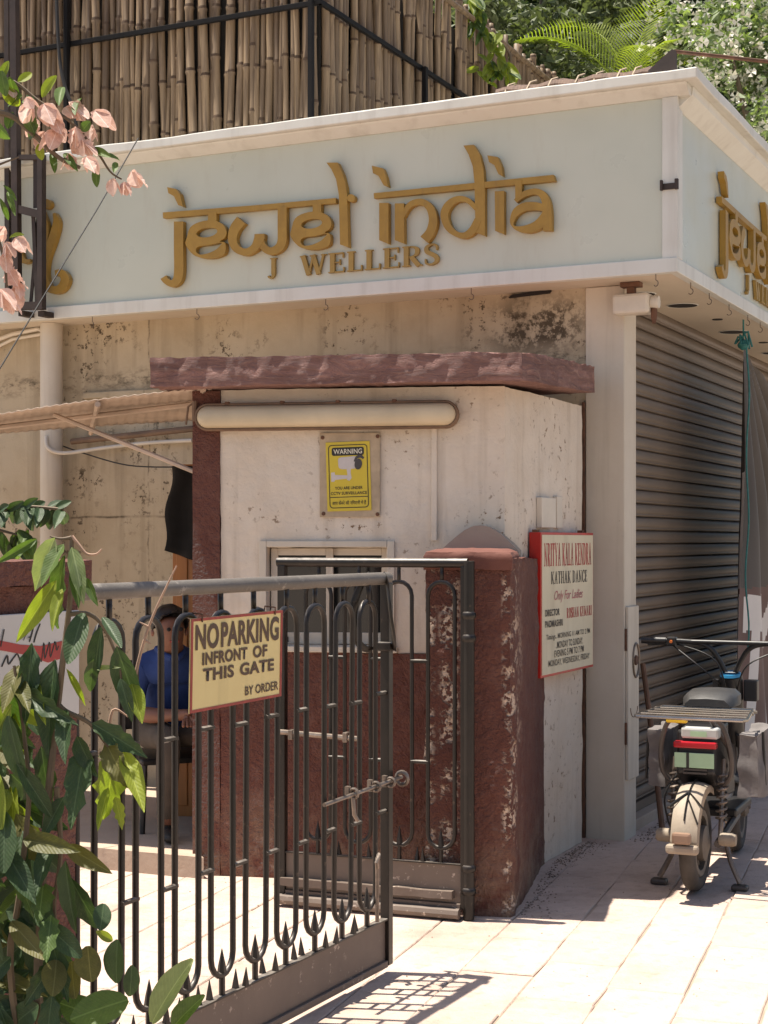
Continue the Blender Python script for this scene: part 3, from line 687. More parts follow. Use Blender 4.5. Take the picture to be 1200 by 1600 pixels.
# camera warning sign
ws = thing('warning_sign', 'yellow camera surveillance warning sign screwed to the booth wall', 'sign', FB.w(-.688, -.008, 1.605), FB.a)
part(ws, 'backing_board', M['tape'], lambda b: b.box(-.135, .135, -.004, .004, .0, .372), .001)
pl_ = MB(); pl_.box(-.099, .099, -.0075, -.0045, .027, .333); pl_ = pl_.build('yellow_plate', M['yellow'], ws, .001); pl_.rotation_euler = (0, R(-1.6), 0)
yb = -.0088
def rrect(x0, x1, z0, z1, r, n=5):
    out = []
    for cx, cz, a0 in ((x1-r, z0+r, -90), (x1-r, z1-r, 0), (x0+r, z1-r, 90), (x0+r, z0+r, 180)):
        out += [(cx+r*math.cos(R(a0+90*i/n)), cz+r*math.sin(R(a0+90*i/n))) for i in range(n+1)]
    return out
def flat(shapes, y, mat, name, parent, th=.0008):
    mb = extrude_shapes(shapes, y, y+th); o = mb.build(name, mat, parent); fix_normals(o.data); return o
flat([[rrect(-.088, .088, .040, .320, .016), rrect(-.0845, .0845, .0435, .3165, .013)], [[(-.084, .087), (.084, .087), (.084, .0905), (-.084, .0905)]]], yb, M['ink'], 'border_line', pl_)
flat([[rrect(-.072, .072, .272, .308, .009)]], yb, M['ink'], 'title_bar', pl_)
text('WARNING', -.064, .279, .128, .022, yb-.0006, M['whiteink'], pl_, 'lettering', .012)
text('YOU ARE UNDER', -.062, .122, .124, .0135, yb, M['ink'], pl_, 'lettering', .02)
text('CCTV SURVEILLANCE', -.081, .099, .162, .0135, yb, M['ink'], pl_, 'lettering', .02)
text('आप कैमरे की निगरानी में हैं', -.076, .052, .152, .022, yb, M['ink'], pl_, 'lettering', .01)
M['camgrey'] = plain('printed_pale_grey', (.55, .50, .48), .5, .1, 20, 0); M['camdark'] = plain('printed_dark_grey', (.06, .05, .05), .5, .1, 20, 0)
flat([[catmull([(-.040, .262), (.0, .266), (.038, .266), (.044, .24), (.038, .216), (.0, .212), (-.038, .215), (-.044, .24)], True, 3)],
      [[(-.008, .215), (.012, .215), (.010, .195), (.014, .172), (.004, .160), (-.008, .165), (-.004, .19)]],
      [[(-.078, .198), (-.062, .200), (-.060, .188), (-.004, .184), (-.004, .170), (-.06, .166), (-.064, .158), (-.078, .158)]]], yb, M['camgrey'], 'camera_picture', pl_)
flat([[ellipse(.046, .232, .017, .024, -10)], [stroke([(.028, .244, .006), (.040, .262, .012), (.058, .266, .013), (.070, .256, .010)])]], yb-.0015, M['camdark'], 'camera_lens_picture', pl_)
for (x, z) in ((-.122, .352), (.125, .355), (-.118, .015), (.124, .012)):
    mb = MB(); mb.lathe([(.009, 0), (.007, -.006)], (x, -.0042, z), 'y', 10); mb.build('screw', M['rust'], ws)
# ---------------------------------------------------------------- gate pillars
FP = Fr((.335, 6.285), (.988, -.156))
gp = fthing('gate_pillar', 'peeling maroon gate pillar in front of the booth corner', 'pillar', FP)
q = FP.l((.745, 7.32, 0)); q2 = FP.l((.60, 7.10, 0))
mb = MB(); mb.prism([(-.17, 0), (.17, 0), (.185, .04), (q.x, q.y), (q2.x, q2.y), (.10, .60), (-.17, .58)], [-.01]*7, [1.43, 1.43, 1.43, 1.42, 1.42, 1.42, 1.43])
o = mb.build('shaft', M['pillar'], gp); rough_up(o, .018, .008, 6, 6); rough_up(o, .5, .004, 30, 21)
mb = MB(); mb.prism([(-.178, -.012), (.172, -.012), (.185, .05), (.19, .40), (-.178, .40)], 1.395, 1.455); c = [(-.15, .03), (.145, .03), (.15, .07), (.155, .37), (-.15, .37)]
mb.add([(x, y, 1.4551) for x, y in ((-.178, -.012), (.172, -.012), (.185, .05), (.19, .40), (-.178, .40))] + [(x, y, 1.493) for x, y in c], [(i, (i+1) % 5, 5+(i+1) % 5, 5+i) for i in range(5)] + [tuple(range(5, 10))])
mb = MB()
lay = [((-.176, -.010), (.174, .40), 1.385), ((-.179, -.013), (.179, .405), 1.436), ((-.170, -.004), (.170, .40), 1.455), ((-.13, .04), (.13, .37), 1.466)]
vs = []; 
for (a, b, z) in lay: vs += [(a[0], a[1], z), (b[0], a[1], z), (b[0], b[1], z), (a[0], b[1], z)]
mb.add(vs, [(3, 2, 1, 0)] + [(4*i+j, 4*i+(j+1) % 4, 4*i+4+(j+1) % 4, 4*i+4+j) for i in range(3) for j in range(4)] + [(12, 13, 14, 15)])
M['cap'] = plaster('weathered_cap_plaster', (.16, .060, .042), (.10, .032, .021), .9, False, None)
o = mb.build('cap', M['cap'], gp); rough_up(o, .022, .007, 11, 7)
mb = MB(); arch = [(-.155, 1.43)] + [(-.155+.33*i/10, 1.46+.105*math.sin(math.pi*i/10)) for i in range(11)] + [(.175, 1.43)]
mb.prism_y(arch, .405, .56); M['cement'] = plaster('grey_cement', (.33, .28, .23), (.22, .17, .13), .6, False, None)
o = mb.build('cement_hump', M['cement'], gp); rough_up(o, .05, .006, 7, 8)
gp2 = fthing('gate_pillar', 'maroon gate pillar carrying a white notice behind the leafy shrub', 'pillar', FG)
mb = MB(); mb.box(-.52, -.085, -.17, .19, -.01, 1.40); o = mb.build('shaft', M['pillar2'], gp2); rough_up(o, .05, .008, 6, 9)
mb = MB(); mb.box(-.545, -.06, -.195, .215, 1.401, 1.455); o = mb.build('cap', M['pillar2'], gp2); rough_up(o, .05, .007, 8, 10)
nb = thing('notice_board', 'white notice with black script and red swoosh on the left pillar', 'sign', FG.w(-.50, -.186, 1.10), FG.a)
part(nb, 'board', plaster('grey_white_flex', (.52, .50, .48), (.38, .36, .34), .5, False, None, .7, .45, .05), lambda b: b.box(0, .40, -.004, .004, 0, .24), .002)
def NBp(x, y):
    q = FG.px(x/9.23, 940+y/9.23, -.192); return (q.x+.50, q.z-1.10)
def NB(pts): return stroke([NBp(p[0], p[1])+(p[2]*.00019,) for p in pts])
flat([[[NBp(*p) for p in ((-120, 640), (0, 560), (300, 620), (600, 640), (930, 560), (960, 800), (700, 880), (330, 760), (0, 700), (-120, 740))]]], -.0052, M['redink'], 'red_swoosh', nb)
scr = [[(60,400,16),(40,500,18),(10,650,14)], [(340,560,10),(400,430,16),(395,530,16),(450,500,16)], [(495,340,12),(460,480,18),(430,580,14)], [(585,320,12),(530,460,18),(495,590,14)],
 [(600,870,12),(640,600,16),(650,820,16),(720,590,16),(730,800,16),(800,580,16),(820,700,16),(850,640,12)], [(30,940,14),(110,780,18),(130,900,16),(210,800,16),(260,760,14),(310,900,14)]]
flat([[NB(s_)] for s_ in scr], -.0068, M['ink'], 'script_lettering', nb)
# ---------------------------------------------------------------- gate leaves
def leaf(root, L, cents, ztop, zplate, zb, rail_r, mat_rail, rung_z, wl=.058, r=.0092, end_post=True):
    z1 = ztop-.075; z0 = zplate+.062
    o = MB(); o.tube([(-.005, 0, ztop), (L+.008, 0, ztop)], rail_r, 12); o.build('top_rail', mat_rail, root, 0, True)
    for x in ((.0, L-.018) if end_post else (L-.018,)):
        o = MB(); o.box(x, x+.034, -.017, .017, zb, ztop-rail_r*.7); o.build('end_post', M['gate'], root, .003)
    o = MB(); o.box(.035, L-.019, -.003, .003, zb+.02, zplate); o.build('kick_plate', M['gate_plate'], root)
    o = MB(); o.box(.035, L-.019, -.014, .012, zplate+.0005, zplate+.006); o.build('plate_rail', M['gate'], root)
    o = MB(); o.box(.035, L-.019, -.016, .016, zb-.004, zb+.0195); o.build('bottom_rail', M['gate_plate'], root, .003)
    pts = []
    for i in range(9): a = math.pi*i/8; pts.append((wl*math.cos(a), 0, z1-wl+wl*math.sin(a)))
    for i in range(9): a = math.pi+math.pi*i/8; pts.append((wl*math.cos(a), 0, z0+wl+wl*math.sin(a)))
    lp = MB(); lp.tube(pts, r, 8, True); lp = lp.mesh('loop_bar', M['gate'], True)
    st = MB(); st.tube([(0, 0, z1-.002), (0, 0, ztop-rail_r*.8)], r*.9, 6); st = st.mesh('hanger', M['gate'], True)
    sp = MB(); sp.tube([(0, 0, zplate+.006), (0, 0, z0+.004)], r, 6); sp.lathe([(.014, z0+.008), (.011, z0+.03), (.001, z0+.078)], (0, 0, 0), 'z', 6); sp = sp.mesh('spear', M['gate'], False)
    sk = MB(); sk.lathe([(.011, zplate+.006), (.008, zplate+.025), (.001, zplate+.062)], (0, 0, 0), 'z', 4); sk = sk.mesh('spike', M['gate'])
    for x in cents:
        for nm, me in (('loop_bar', lp), ('hanger', st), ('spear', sp)):
            c = link(nm, me, root); c.location = (x, 0, 0); c.rotation_euler = (R(random.uniform(-.2, .2)), R(random.uniform(-.45, .45)), 0)
    cc = sorted(cents)
    for a, b in zip(cc, cc[1:]):
        for d in (.36, .64):
            c = link('spike', sk, root); c.location = (a+(b-a)*d, 0, 0); c.rotation_euler = (R(random.uniform(-4, 4)), R(random.uniform(-4, 4)), .6)
        for z in rung_z:
            c = MB(); zz = z+random.uniform(-.006, .006); c.tube([(a+wl-.004, -.004, zz), (b-wl+.004, -.004, zz)], .0078, 6); c.build('rung', M['gate'], root, 0, True)
    return z0, z1
M['railtop'] = plaster('grey_dusty_rail_paint', (.085, .075, .065), (.18, .16, .14), .9, False, (.36, .32, .28), .62, .55, .2, 60)
gl = fthing('gate_leaf', 'wide dark iron gate leaf with long looped bars and sheet base in front', 'gate', FG, 'two leaves of the iron gate')
cents = [GL-(.1466+.1806*k) for k in range(10)]
leaf(gl, GL, cents, 1.370, .188, .03, .0215, M['railtop'], (.965, .56))
for z in (.975, .566):
    mb = MB(); mb.tube([(cents[0]+.054, -.004, z), (GL-.016, -.004, z)], .0078, 6); mb.build('rung', M['gate'], gl, 0, True)
mb = MB(); mb.tube([(GL-.50, -.03, .66), (GL+.055, -.03, .675)], .0072, 8); o = mb.build('sliding_bolt', M['steel'], gl, 0, True)
for d in (-.30, -.14, -.03):
    mb = MB(); mb.tube([(GL+d, -.03+.016*math.cos(a), .668+.016*math.sin(a)) for a in [2*math.pi*i/10 for i in range(10)]], .005, 6, True); mb.box(GL+d-.008, GL+d+.008, -.015, .0, .65, .69); mb.build('bolt_staple', M['steel'], gl)
for d, y in ((.03, -.045), (.058, -.03)):
    mb = MB(); mb.tube([(GL+d, y+.022*math.cos(a), .672+.022*math.sin(a)) for a in [2*math.pi*i/14 for i in range(14)]], .006, 6, True); mb.build('padlock_ring', M['steel'], gl, 0, True)
mb = MB(); mb.tube([(GL-.31, -.032, .655), (GL-.315, -.04, .60), (GL-.30, -.045, .58)], .007, 6); mb.build('bolt_handle', M['steel'], gl, 0, True)
# curved retaining straps by the free end
for (x0, y0) in ((GL-.055, -.06), (GL-.15, .05)):
    sgn = -1 if y0 < 0 else 1
    pts = [(x0+.03, 0, 1.385), (x0+.012, sgn*.022, 1.36), (x0-.008, sgn*.04, 1.30), (x0-.012, sgn*.05, 1.24), (x0+.008, sgn*.05, 1.175), (x0+.04, sgn*.036, 1.135), (x0+.075, sgn*.02, 1.125)]
    mb = MB(); mb.tube(catmull(pts, False, 4), .013, 8, False, .35); mb.build('strap', M['gate'], gl, 0, True)
mb = MB(); mb.box(GL-.028, GL+.026, -.027, .027, 1.118, 1.150); mb.build('strap_collar', M['gate'], gl, .006)
mb = MB(); mb.tube([(GL-.10, -.014, .20), (GL-.10, -.014, .42)], .007, 6); mb.tube([(GL-.10, -.014, .41), (GL-.12, -.03, .435), (GL-.135, -.03, .41), (GL-.12, -.025, .39)], .007, 6); mb.build('drop_bolt', M['steel'], gl, 0, True)
for z in (.3, 1.1):
    mb = MB(); mb.lathe([(.02, z), (.022, z+.01), (.022, z+.08), (.02, z+.09)], (-.03, 0, 0), 'z', 10); mb.box(-.083, -.02, -.006, .006, z+.02, z+.07); mb.build('hinge', M['gate'], gl)
# narrow leaf, swung inward and standing against the booth
H0 = Vector((.335, 6.215, 0)); H1 = Vector((-.435, 6.50, 0)); FN = Fr((H1.x, H1.y), H0-H1); LN = (H0-H1).length
gn = fthing('gate_leaf', 'narrow black gate leaf swung open against the maroon booth wall', 'gate', FN, 'two leaves of the iron gate')
leaf(gn, LN-.012, [LN-.115-.1775*k for k in range(4)], 1.412, .215, .045, .019, M['gate'], (1.02, .62), .056, .0088)
mb = MB(); mb.tube([(LN, 0, .005), (LN, 0, 1.42)], .0235, 12); mb.build('hinge_post', M['gate'], gn, 0, True)
for z in (.10, .19, 1.10, 1.19):
    mb = MB(); mb.lathe([(.024, z), (.030, z+.008), (.030, z+.022), (.024, z+.03)], (LN, 0, 0), 'z', 12); mb.build('hinge_collar', M['gate'], gn, 0, True)
mb = MB(); mb.tube([(.0, -.03, .715), (.37, -.03, .70)], .011, 8); mb.build('sliding_bolt', M['steel'], gn, 0, True)
for x in (.06, .30):
    mb = MB(); mb.box(x, x+.02, -.045, -.005, .685, .725); mb.build('bolt_staple', M['steel'], gn, .003)
mb = MB(); mb.tube([(.0, -.03, .028), (LN-.03, -.03, .028)], .022, 8); mb.build('foot_pipe', M['gate_plate'], gn, 0, True)
mb = MB(); mb.box(.02, LN-.06, -.036, -.004, .085, .115); o = mb.build('loose_strip', M['gate_plate'], gn); rough_up(o, .06, .006, 12, 11)
# no parking plate hung on the wide leaf
SX0 = GL-1.258; SW, SH = .493, .262
npk = thing('no_parking_sign', 'pale yellow no parking in front of this gate plate hung on bars', 'sign', FG.w(SX0, -.026, 1.024), FG.a)
npk.rotation_euler = (R(1.5), R(-.6), FG.a)
part(npk, 'plate', M['paleyellow'], lambda b: b.box(0, SW, -.002, .002, 0, SH), .001)
bw = .0085
part(npk, 'border', M['redworn'], lambda b: (b.box(0.0005, SW-.0005, -.0036, -.0022, .0005, bw), b.box(0.0005, SW-.0005, -.0036, -.0022, SH-bw, SH-.0005), b.box(.0005, bw*1.3, -.0034, -.0022, bw, SH-bw), b.box(SW-bw*1.3, SW-.0005, -.0034, -.0022, bw, SH-bw)))
yy = -.0042
text('NO', .022, .172, .118, .072, yy, M['brownink'], npk, 'lettering', .03)
text('PARKING', .152, .172, .318, .072, yy, M['brownink'], npk, 'lettering', .03)
text('INFRONT', .058, .128, .235, .036, yy, M['brownink'], npk, 'lettering', .034)
text('OF', .325, .128, .08, .036, yy, M['brownink'], npk, 'lettering', .034)
text('THIS', .062, .082, .16, .037, yy, M['brownink'], npk, 'lettering', .034)
text('GATE', .255, .082, .19, .037, yy, M['brownink'], npk, 'lettering', .034)
text('BY ORDER', .285, .022, .187, .027, yy, M['brownink'], npk, 'lettering', .016)
for x in (.05, SW-.05):
    mb = MB(); mb.tube([(x, -.006, SH-.012), (x, -.006, SH+.01), (x, .03, SH+.012), (x, .034, SH-.01)], .0025, 5); mb.build('wire_tie', M['rust'], npk)
# dance school board
DX, DZ = .753, .66
db = thing('dance_school_board', 'ivory dance school board with red edge mounted above the pavement', 'sign', FX.w(-.9076, .135, .879), FX.a)
part(db, 'box', M['red'], lambda b: b.box(0, DX, -.022, .034, 0, DZ), .002)
part(db, 'face', M['ivory'], lambda b: b.box(.012, DX-.012, -.0245, -.0222, .012, DZ-.012))
yd = -.0262
sx = lambda a: .012+(DX-.024)*a
def row(x0, x1, z0, z1): return sx(x0), .012+(DZ-.024)*z0, (DX-.024)*(x1-x0), (DZ-.024)*(z1-z0)
def stext(body, x0, x1, z0, z1, mat):
    x, z, w_, h_ = row(x0, x1, z0, z1)
    serif_text(body, x, z, w_, h_, yd, yd+.0012, mat, db, 'letter')
stext('NRITYA KALA KENDRA', .035, .965, .775, .94, M['redink'])
stext('KATHAK DANCE', .16, .88, .645, .735, M['ink'])
def ptext(body, x0, x1, z0, z1, mat, bold=.015, shear=0):
    x, z, w_, h_ = row(x0, x1, z0, z1); text(body, x, z, w_, h_, yd, mat, db, 'lettering', bold, shear)
ptext('Only For Ladies', .22, .78, .505, .595, M['pinkink'], .005, .35)
ptext('DIRECTOR', .05, .32, .415, .465, M['ink'], .03)
stext('ROSHAN KUMARI', .46, .97, .385, .46, M['redink'])
ptext('PADMASHRI', .05, .38, .335, .385, M['ink'], .03)
ptext('Timings.. MORNING 11 AM TO 2 PM', .07, .93, .235, .285, M['ink'], .004)
ptext('..MONDAY TO SUNDAY.', .25, .78, .175, .225, M['ink'], .004)
ptext('EVENING 5 PM TO 7 PM', .22, .80, .112, .162, M['ink'], .004)
ptext('MONDAY, WEDNESDAY, FRIDAY', .11, .92, .045, .097, M['ink'], .004)
mb = MB(); mb.box(.0, .03, -.005, .02, DZ+.0005, DZ+.012); mb.box(DX-.12, DX-.09, -.005, .02, DZ+.0005, DZ+.012); mb.build('hanger', M['rust'], db)
# ---------------------------------------------------------------- passage: step, door, cloth, awning, pipes
k1, k2, k3, k4 = Vector((-.80, 6.975)), Vector((-3.3, 8.06)), Vector((-2.6, 9.55)), Vector((-.55, 8.6))
mb = MB(); mb.prism([tuple(k1), tuple(k4), tuple(k3), tuple(k2)][::1], -.02, .095)
mb = MB(); mb.prism([tuple(k2), tuple(k1), (-.86, 7.12), tuple(k4), tuple(k3)], -.02, .095); o = mb.build('passage_step', M['concrete']); rough_up(o, .12, .005, 6, 12); props(o, kind='structure')
dr = thing('orange_door', 'varnished orange wooden door half hidden behind the booth pier', 'door', (-1.08, 8.03, .09), R(-8))
part(dr, 'door_leaf', M['orange'], lambda b: b.box(0, .42, 0, .035, .0, 1.80), .004)
for x in (.02, .115, .21):
    part(dr, 'panel_strip', M['orange'], lambda b: b.box(x, x+.06, -.008, -.0005, .06, 1.74), .004)
bc = MB(); nx_, nz_ = 10, 14
vs = []
for j in range(nz_+1):
    for i in range(nx_+1):
        t = i/nx_; s_ = j/nz_
        x = -.035*s_*(1-t) + .005 + .20*t + .012*math.sin(9*s_+3*t); y = -.032-.018*math.sin(t*9+s_*2)-.01*s_
        vs.append((x, y, 1.79-.43*s_-.07*t*s_))
bc.add(vs, [(j*(nx_+1)+i, (j+1)*(nx_+1)+i, (j+1)*(nx_+1)+i+1, j*(nx_+1)+i+1) for j in range(nz_) for i in range(nx_)])
o = bc.build('black_cloth', M['blackcloth'], None, 0, True); o.location = dr.location; o.rotation_euler = dr.rotation_euler
o.modifiers.new('thick', 'SOLIDIFY').thickness = .006; props(o, 'black cloth draped over the orange wooden door', 'cloth')
aw = thing('awning', 'sagging brown corrugated awning sheet stretching left of the booth', 'awning', (-1.5, 7.4, 0))
af0, af1, ab0, ab1 = P(-120, 668, 7.5), P(332, 604, 6.99), P(-120, 688, 9.2), P(322, 655, 8.2)
mb = MB(); NXA, NYA = 90, 8; vs = []
for j in range(NYA+1):
    for i in range(NXA+1):
        t, s_ = i/NXA, j/NYA
        p = (af0*(1-t)+af1*t)*(1-s_) + (ab0*(1-t)+ab1*t)*s_
        z = p.z + .003*math.sin(i*2*math.pi/3.0) - .035*math.sin(math.pi*t)*(1-.4*s_)*-.5
        vs.append((p.x+1.5, p.y-7.4, z))
mb.add(vs, [(j*(NXA+1)+i, j*(NXA+1)+i+1, (j+1)*(NXA+1)+i+1, (j+1)*(NXA+1)+i) for j in range(NYA) for i in range(NXA)])
o = mb.build('sheet', M['awning'], aw, 0, True); o.modifiers.new('thick', 'SOLIDIFY').thickness = .004
def loc(p): return (p.x+1.5, p.y-7.4, p.z)
for (a, b) in ((P(85, 648, 7.55), P(306, 738, 7.2)), ):
    mb = MB(); mb.tube([loc(a), loc(b)], .011, 6); mb.build('strut', M['awning'], aw)
for t in (.25, .62, .97):
    mb = MB(); a = af0*(1-t)+af1*t; b = ab0*(1-t)+ab1*t; a.z -= .006; b.z -= .03; mb.tube([loc(a), loc(b)], .014, 6); mb.build('rafter', M['awning'], aw)
mb = MB(); a, b = (af0*.7+ab0*.3), (af1*.7+ab1*.3); a.z -= .022; b.z -= .022; mb.tube([loc(a), loc(b)], .013, 6); mb.build('purlin', M['awning'], aw)
def pipe(name, label, pts, r, mat, cat='pipe'):
    mb = MB(); base = Vector(pts[0]); mb.tube([Vector(p)-base for p in pts], r, 8); o = mb.build(name, mat, None, 0, True); o.location = base
    return props(o, label, cat)
def fsp(u, v, y): return FS.w(*FS.px(u, v, y))
pipe('conduit', 'white conduit bending up along the wall left of the round column', [fsp(-70, 555, -.02), fsp(20, 522, -.02), fsp(60, 514, -.02), fsp(72, 520, -.02), fsp(76, 540, -.02), fsp(76, 700, -.02)], .013, M['pvc'])
pipe('conduit', 'second white conduit hugging the wall below the fascia at far left', [fsp(-70, 575, -.012), fsp(20, 530, -.012), fsp(66, 522, -.012)], .010, M['pvc'])
pipe('cable', 'sagging pale cables looped below the awning', catmull([tuple(fsp(u, v, y)) for u, v, y in ((72, 682, -.16), (75, 700, -.17), (100, 708, -.12), (160, 700, -.03), (230, 692, -.02), (300, 688, -.02))], False, 5), .011, M['pvc'], 'cable')
pipe('cable', 'thin dark wire drooping across the passage wall', catmull([tuple(fsp(u, v, -.05)) for u, v in ((80, 690), (130, 708), (200, 727), (275, 730))], False, 6), .004, M['wire'], 'cable')
pipe('pipe', 'dark pipe running along the passage wall under the awning', [fsp(112, 690, -.035), fsp(320, 668, -.035)], .018, M['lampframe'])
pipe('cable', 'thin black cable slanting from the fascia down to the left', [tuple(FS.w(*FS.px(216, 216, -.37))), tuple(P(150, 330, 8.0)), tuple(P(70, 460, 7.6)), tuple(P(-30, 625, 7.2))], .0035, M['wire'], 'cable')
# ---------------------------------------------------------------- seated watchman and chair
M['skin'] = plain('brown_skin', (.20, .085, .05), .55, .12, 12, .05); M['shirt'] = plain('blue_shirt_cloth', (.018, .045, .17), .85, .2, 14, .2)
M['trouser'] = plain('grey_brown_trouser_cloth', (.085, .066, .05), .9, .2, 10, .2); M['hair'] = plain('black_hair', (.008, .006, .006), .5, .3, 30, .3, 120)
M['shoe'] = plain('dark_sandal', (.02, .017, .015), .6, .2)
FLOOR = .096
pers = thing('person', 'seated person in blue shirt and grey trousers leaning forward behind the gate', 'person', (-1.07, 7.72, FLOOR), R(24))
J = {}; ED = []
def jt(n, p, r, par=None): J[n] = (Vector(p), r, len(J)); (ED.append((par, n)) if par else None)
jt('pelvis', (.03, .12, .455), (.135, .115))
jt('spine', (.03, .05, .60), (.135, .11), 'pelvis'); jt('chest', (.02, -.05, .745), (.15, .11), 'spine'); jt('upper', (.0, -.10, .82), (.11, .09), 'chest')
jt('neck', (-.02, -.15, .875), (.055, .055), 'upper'); jt('jaw', (-.035, -.205, .925), (.062, .068), 'neck'); jt('skull', (-.04, -.205, .99), (.078, .092), 'jaw'); jt('crown', (-.04, -.19, 1.045), (.062, .075), 'skull')
for s_, n in ((-1, 'a'), (1, 'b')):
    cx = .01
    jt('sh'+n, (cx+s_*.138, -.07, .80), (.062, .062), 'upper'); jt('ua'+n, (cx+s_*.178, -.06, .69), (.055, .055), 'sh'+n)
    jt('el'+n, (cx+s_*.185, -.09, .575), (.045, .045), 'ua'+n); jt('fa'+n, (cx+s_*.13, -.22, .572), (.040, .040), 'el'+n)
    jt('wr'+n, (cx+s_*.04+.0, -.315, .582), (.028, .032), 'fa'+n); jt('pa'+n, (cx-s_*.015, -.365, .578-.01*s_), (.032, .018), 'wr'+n)
    for f, (dx, dy, ln) in enumerate(((-.026, -.03, .052), (-.012, -.045, .06), (.004, -.05, .058), (.02, -.045, .047))):
        jt('f%d'%f+n, (cx-s_*.02-s_*dx*1.0, -.365+dy*.8, .572-.012*s_), (.0095, .0095), 'pa'+n)
        jt('g%d'%f+n, (cx-s_*.03-s_*dx*1.1, -.365+dy-ln*.5, .548-.01*s_), (.0085, .0085), 'f%d'%f+n)
    jt('t0'+n, (cx+s_*.02, -.375, .598), (.011, .011), 'pa'+n); jt('t1'+n, (cx+s_*.015, -.408, .592), (.009, .009), 't0'+n)
    hx = .03+s_*.10
    jt('hip'+n, (hx, .06, .455), (.095, .085), 'pelvis'); jt('th'+n, (hx+s_*.01, -.15, .475), (.082, .078), 'hip'+n)
    jt('kn'+n, (hx+s_*.015, -.345, .475), (.062, .062), 'th'+n); jt('ca'+n, (hx+s_*.02, -.33, .30), (.058, .060), 'kn'+n); jt('an'+n, (hx+s_*.02, -.305, .085), (.043, .046), 'ca'+n)
    jt('he'+n, (hx+s_*.02, -.30, .036), (.034, .034), 'an'+n); jt('to'+n, (hx+s_*.04, -.47, .024), (.036, .022), 'he'+n)
me = bpy.data.meshes.new('body'); names = list(J)
me.from_pydata([J[n][0] for n in names], [(J[a][2], J[b][2]) for a, b in ED], [])
tmp = bpy.data.objects.new('tmp', me); COL.objects.link(tmp)
sk = tmp.modifiers.new('skin', 'SKIN'); sk.use_smooth_shade = True
for i, n in enumerate(names):
    d = me.skin_vertices[0].data[i]; d.radius = J[n][1]; d.use_root = (n == 'pelvis')
tmp.modifiers.new('sub', 'SUBSURF').levels = 2
bpy.context.view_layer.update()
bm_ = bpy.data.meshes.new_from_object(tmp.evaluated_get(bpy.context.evaluated_depsgraph_get())); bpy.data.objects.remove(tmp)
bm_.name = 'body'; bm_.materials.clear()
for k in ('skin', 'shirt', 'trouser', 'shoe'): bm_.materials.append(M[k])
def mslot(a, b, t):
    k = b[:2]
    if k in ('sp', 'ch', 'up', 'sh', 'ua'): return 1
    if k == 'el': return 1 if t < .75 else 0
    if k in ('hi', 'th', 'kn', 'ca'): return 2
    if k == 'an': return 2 if t < .9 else 0
    if k in ('he', 'to'): return 3
    if k == 'ne': return 1 if t < .25 else 0
    return 0
for f in bm_.polygons:
    best = (9, 0)
    for a, b in ED:
        pa, pb = J[a][0], J[b][0]; d = pb-pa; t = max(0, min(1, (f.center-pa).dot(d)/d.length_squared)); q = pa+d*t
        rr = max(J[a][1][0]*(1-t)+J[b][1][0]*t, .01)
        dist = (f.center-q).length-rr
        if dist < best[0]: best = (dist, mslot(a, b, t))
    f.material_index = best[1]; f.use_smooth = True
body = link('body', bm_, pers)
hc = Vector((-.04, -.198, 1.0))
mb = MB(); nth, nph = 20, 10; vs = []
for i in range(nph+1):
    ph = math.pi*.5*i/nph*1.15
    for j in range(nth):
        th = 2*math.pi*j/nth; front = max(0, -math.sin(th)); p2 = min(ph, math.pi*.5*(1.15-.62*front))
        vs.append((hc.x+.088*math.sin(p2)*math.cos(th), hc.y+.104*math.sin(p2)*math.sin(th), hc.z+.004+.098*math.cos(p2)))
mb.add(vs, [(i*nth+j, i*nth+(j+1) % nth, (i+1)*nth+(j+1) % nth, (i+1)*nth+j) for i in range(nph) for j in range(nth)])
o = mb.build('hair', M['hair'], pers, 0, True); fix_normals(o.data); rough_up(o, .02, .006, 45, 3); o.modifiers.new('thick', 'SOLIDIFY').thickness = .008
for s_ in (-1, 1):
    mb = MB(); mb.lathe([(.004, -.008), (.016, -.004), (.018, .003), (.006, .008)], (hc.x+s_*.083, hc.y+.005, .965), 'x', 10); mb.build('ear', M['skin'], pers, 0, True)
    mb = MB(); mb.lathe([(.003, -.006), (.010, -.003), (.010, .002), (.003, .004)], (hc.x+s_*.03, hc.y-.090, .985), 'y', 10); mb.build('eye', M['hair'], pers, 0, True)
mb = MB(); mb.tube([(hc.x, hc.y-.088, .99), (hc.x, hc.y-.103, .965), (hc.x, hc.y-.096, .953)], [.007, .013, .012], 8); mb.build('nose', M['skin'], pers, 0, True)
mb = MB(); mb.tube([(hc.x-.022, hc.y-.080, .928), (hc.x, hc.y-.089, .926), (hc.x+.022, hc.y-.080, .928)], .006, 6); mb.build('mouth', M['redworn'], pers, 0, True)
mb = MB(); mb.tube([(-.075, -.20, .862), (-.045, -.235, .845), (-.01, -.235, .845), (.03, -.20, .862), (.04, -.13, .885), (-.03, -.10, .895), (-.085, -.14, .885)], .016, 8, True); mb.build('collar', M['shirt'], pers, 0, True)
mb = MB(); mb.tube([(-.03, -.236, .85), (-.035, -.24, .80), (-.03, -.225, .76)], .006, 6); mb.build('lanyard', M['redink'], pers, 0, True)
ch = thing('chair', 'dark chair under the seated person in the passage', 'chair', (-1.04, 7.80, FLOOR), R(24))
part(ch, 'seat', M['ink'], lambda b: b.box(-.22, .24, -.20, .24, .325, .355), .01)
part(ch, 'backrest', M['ink'], lambda b: b.box(-.22, .24, .235, .262, .45, .80), .01)
for (x, y) in ((-.20, -.18), (.20, -.18), (-.20, .22), (.20, .22)):
    part(ch, 'leg', M['ink'], lambda b: b.tube([(x*1.08, y*1.08, 0), (x, y, .324 if y < 0 else .46)], .014, 8), 0, True)
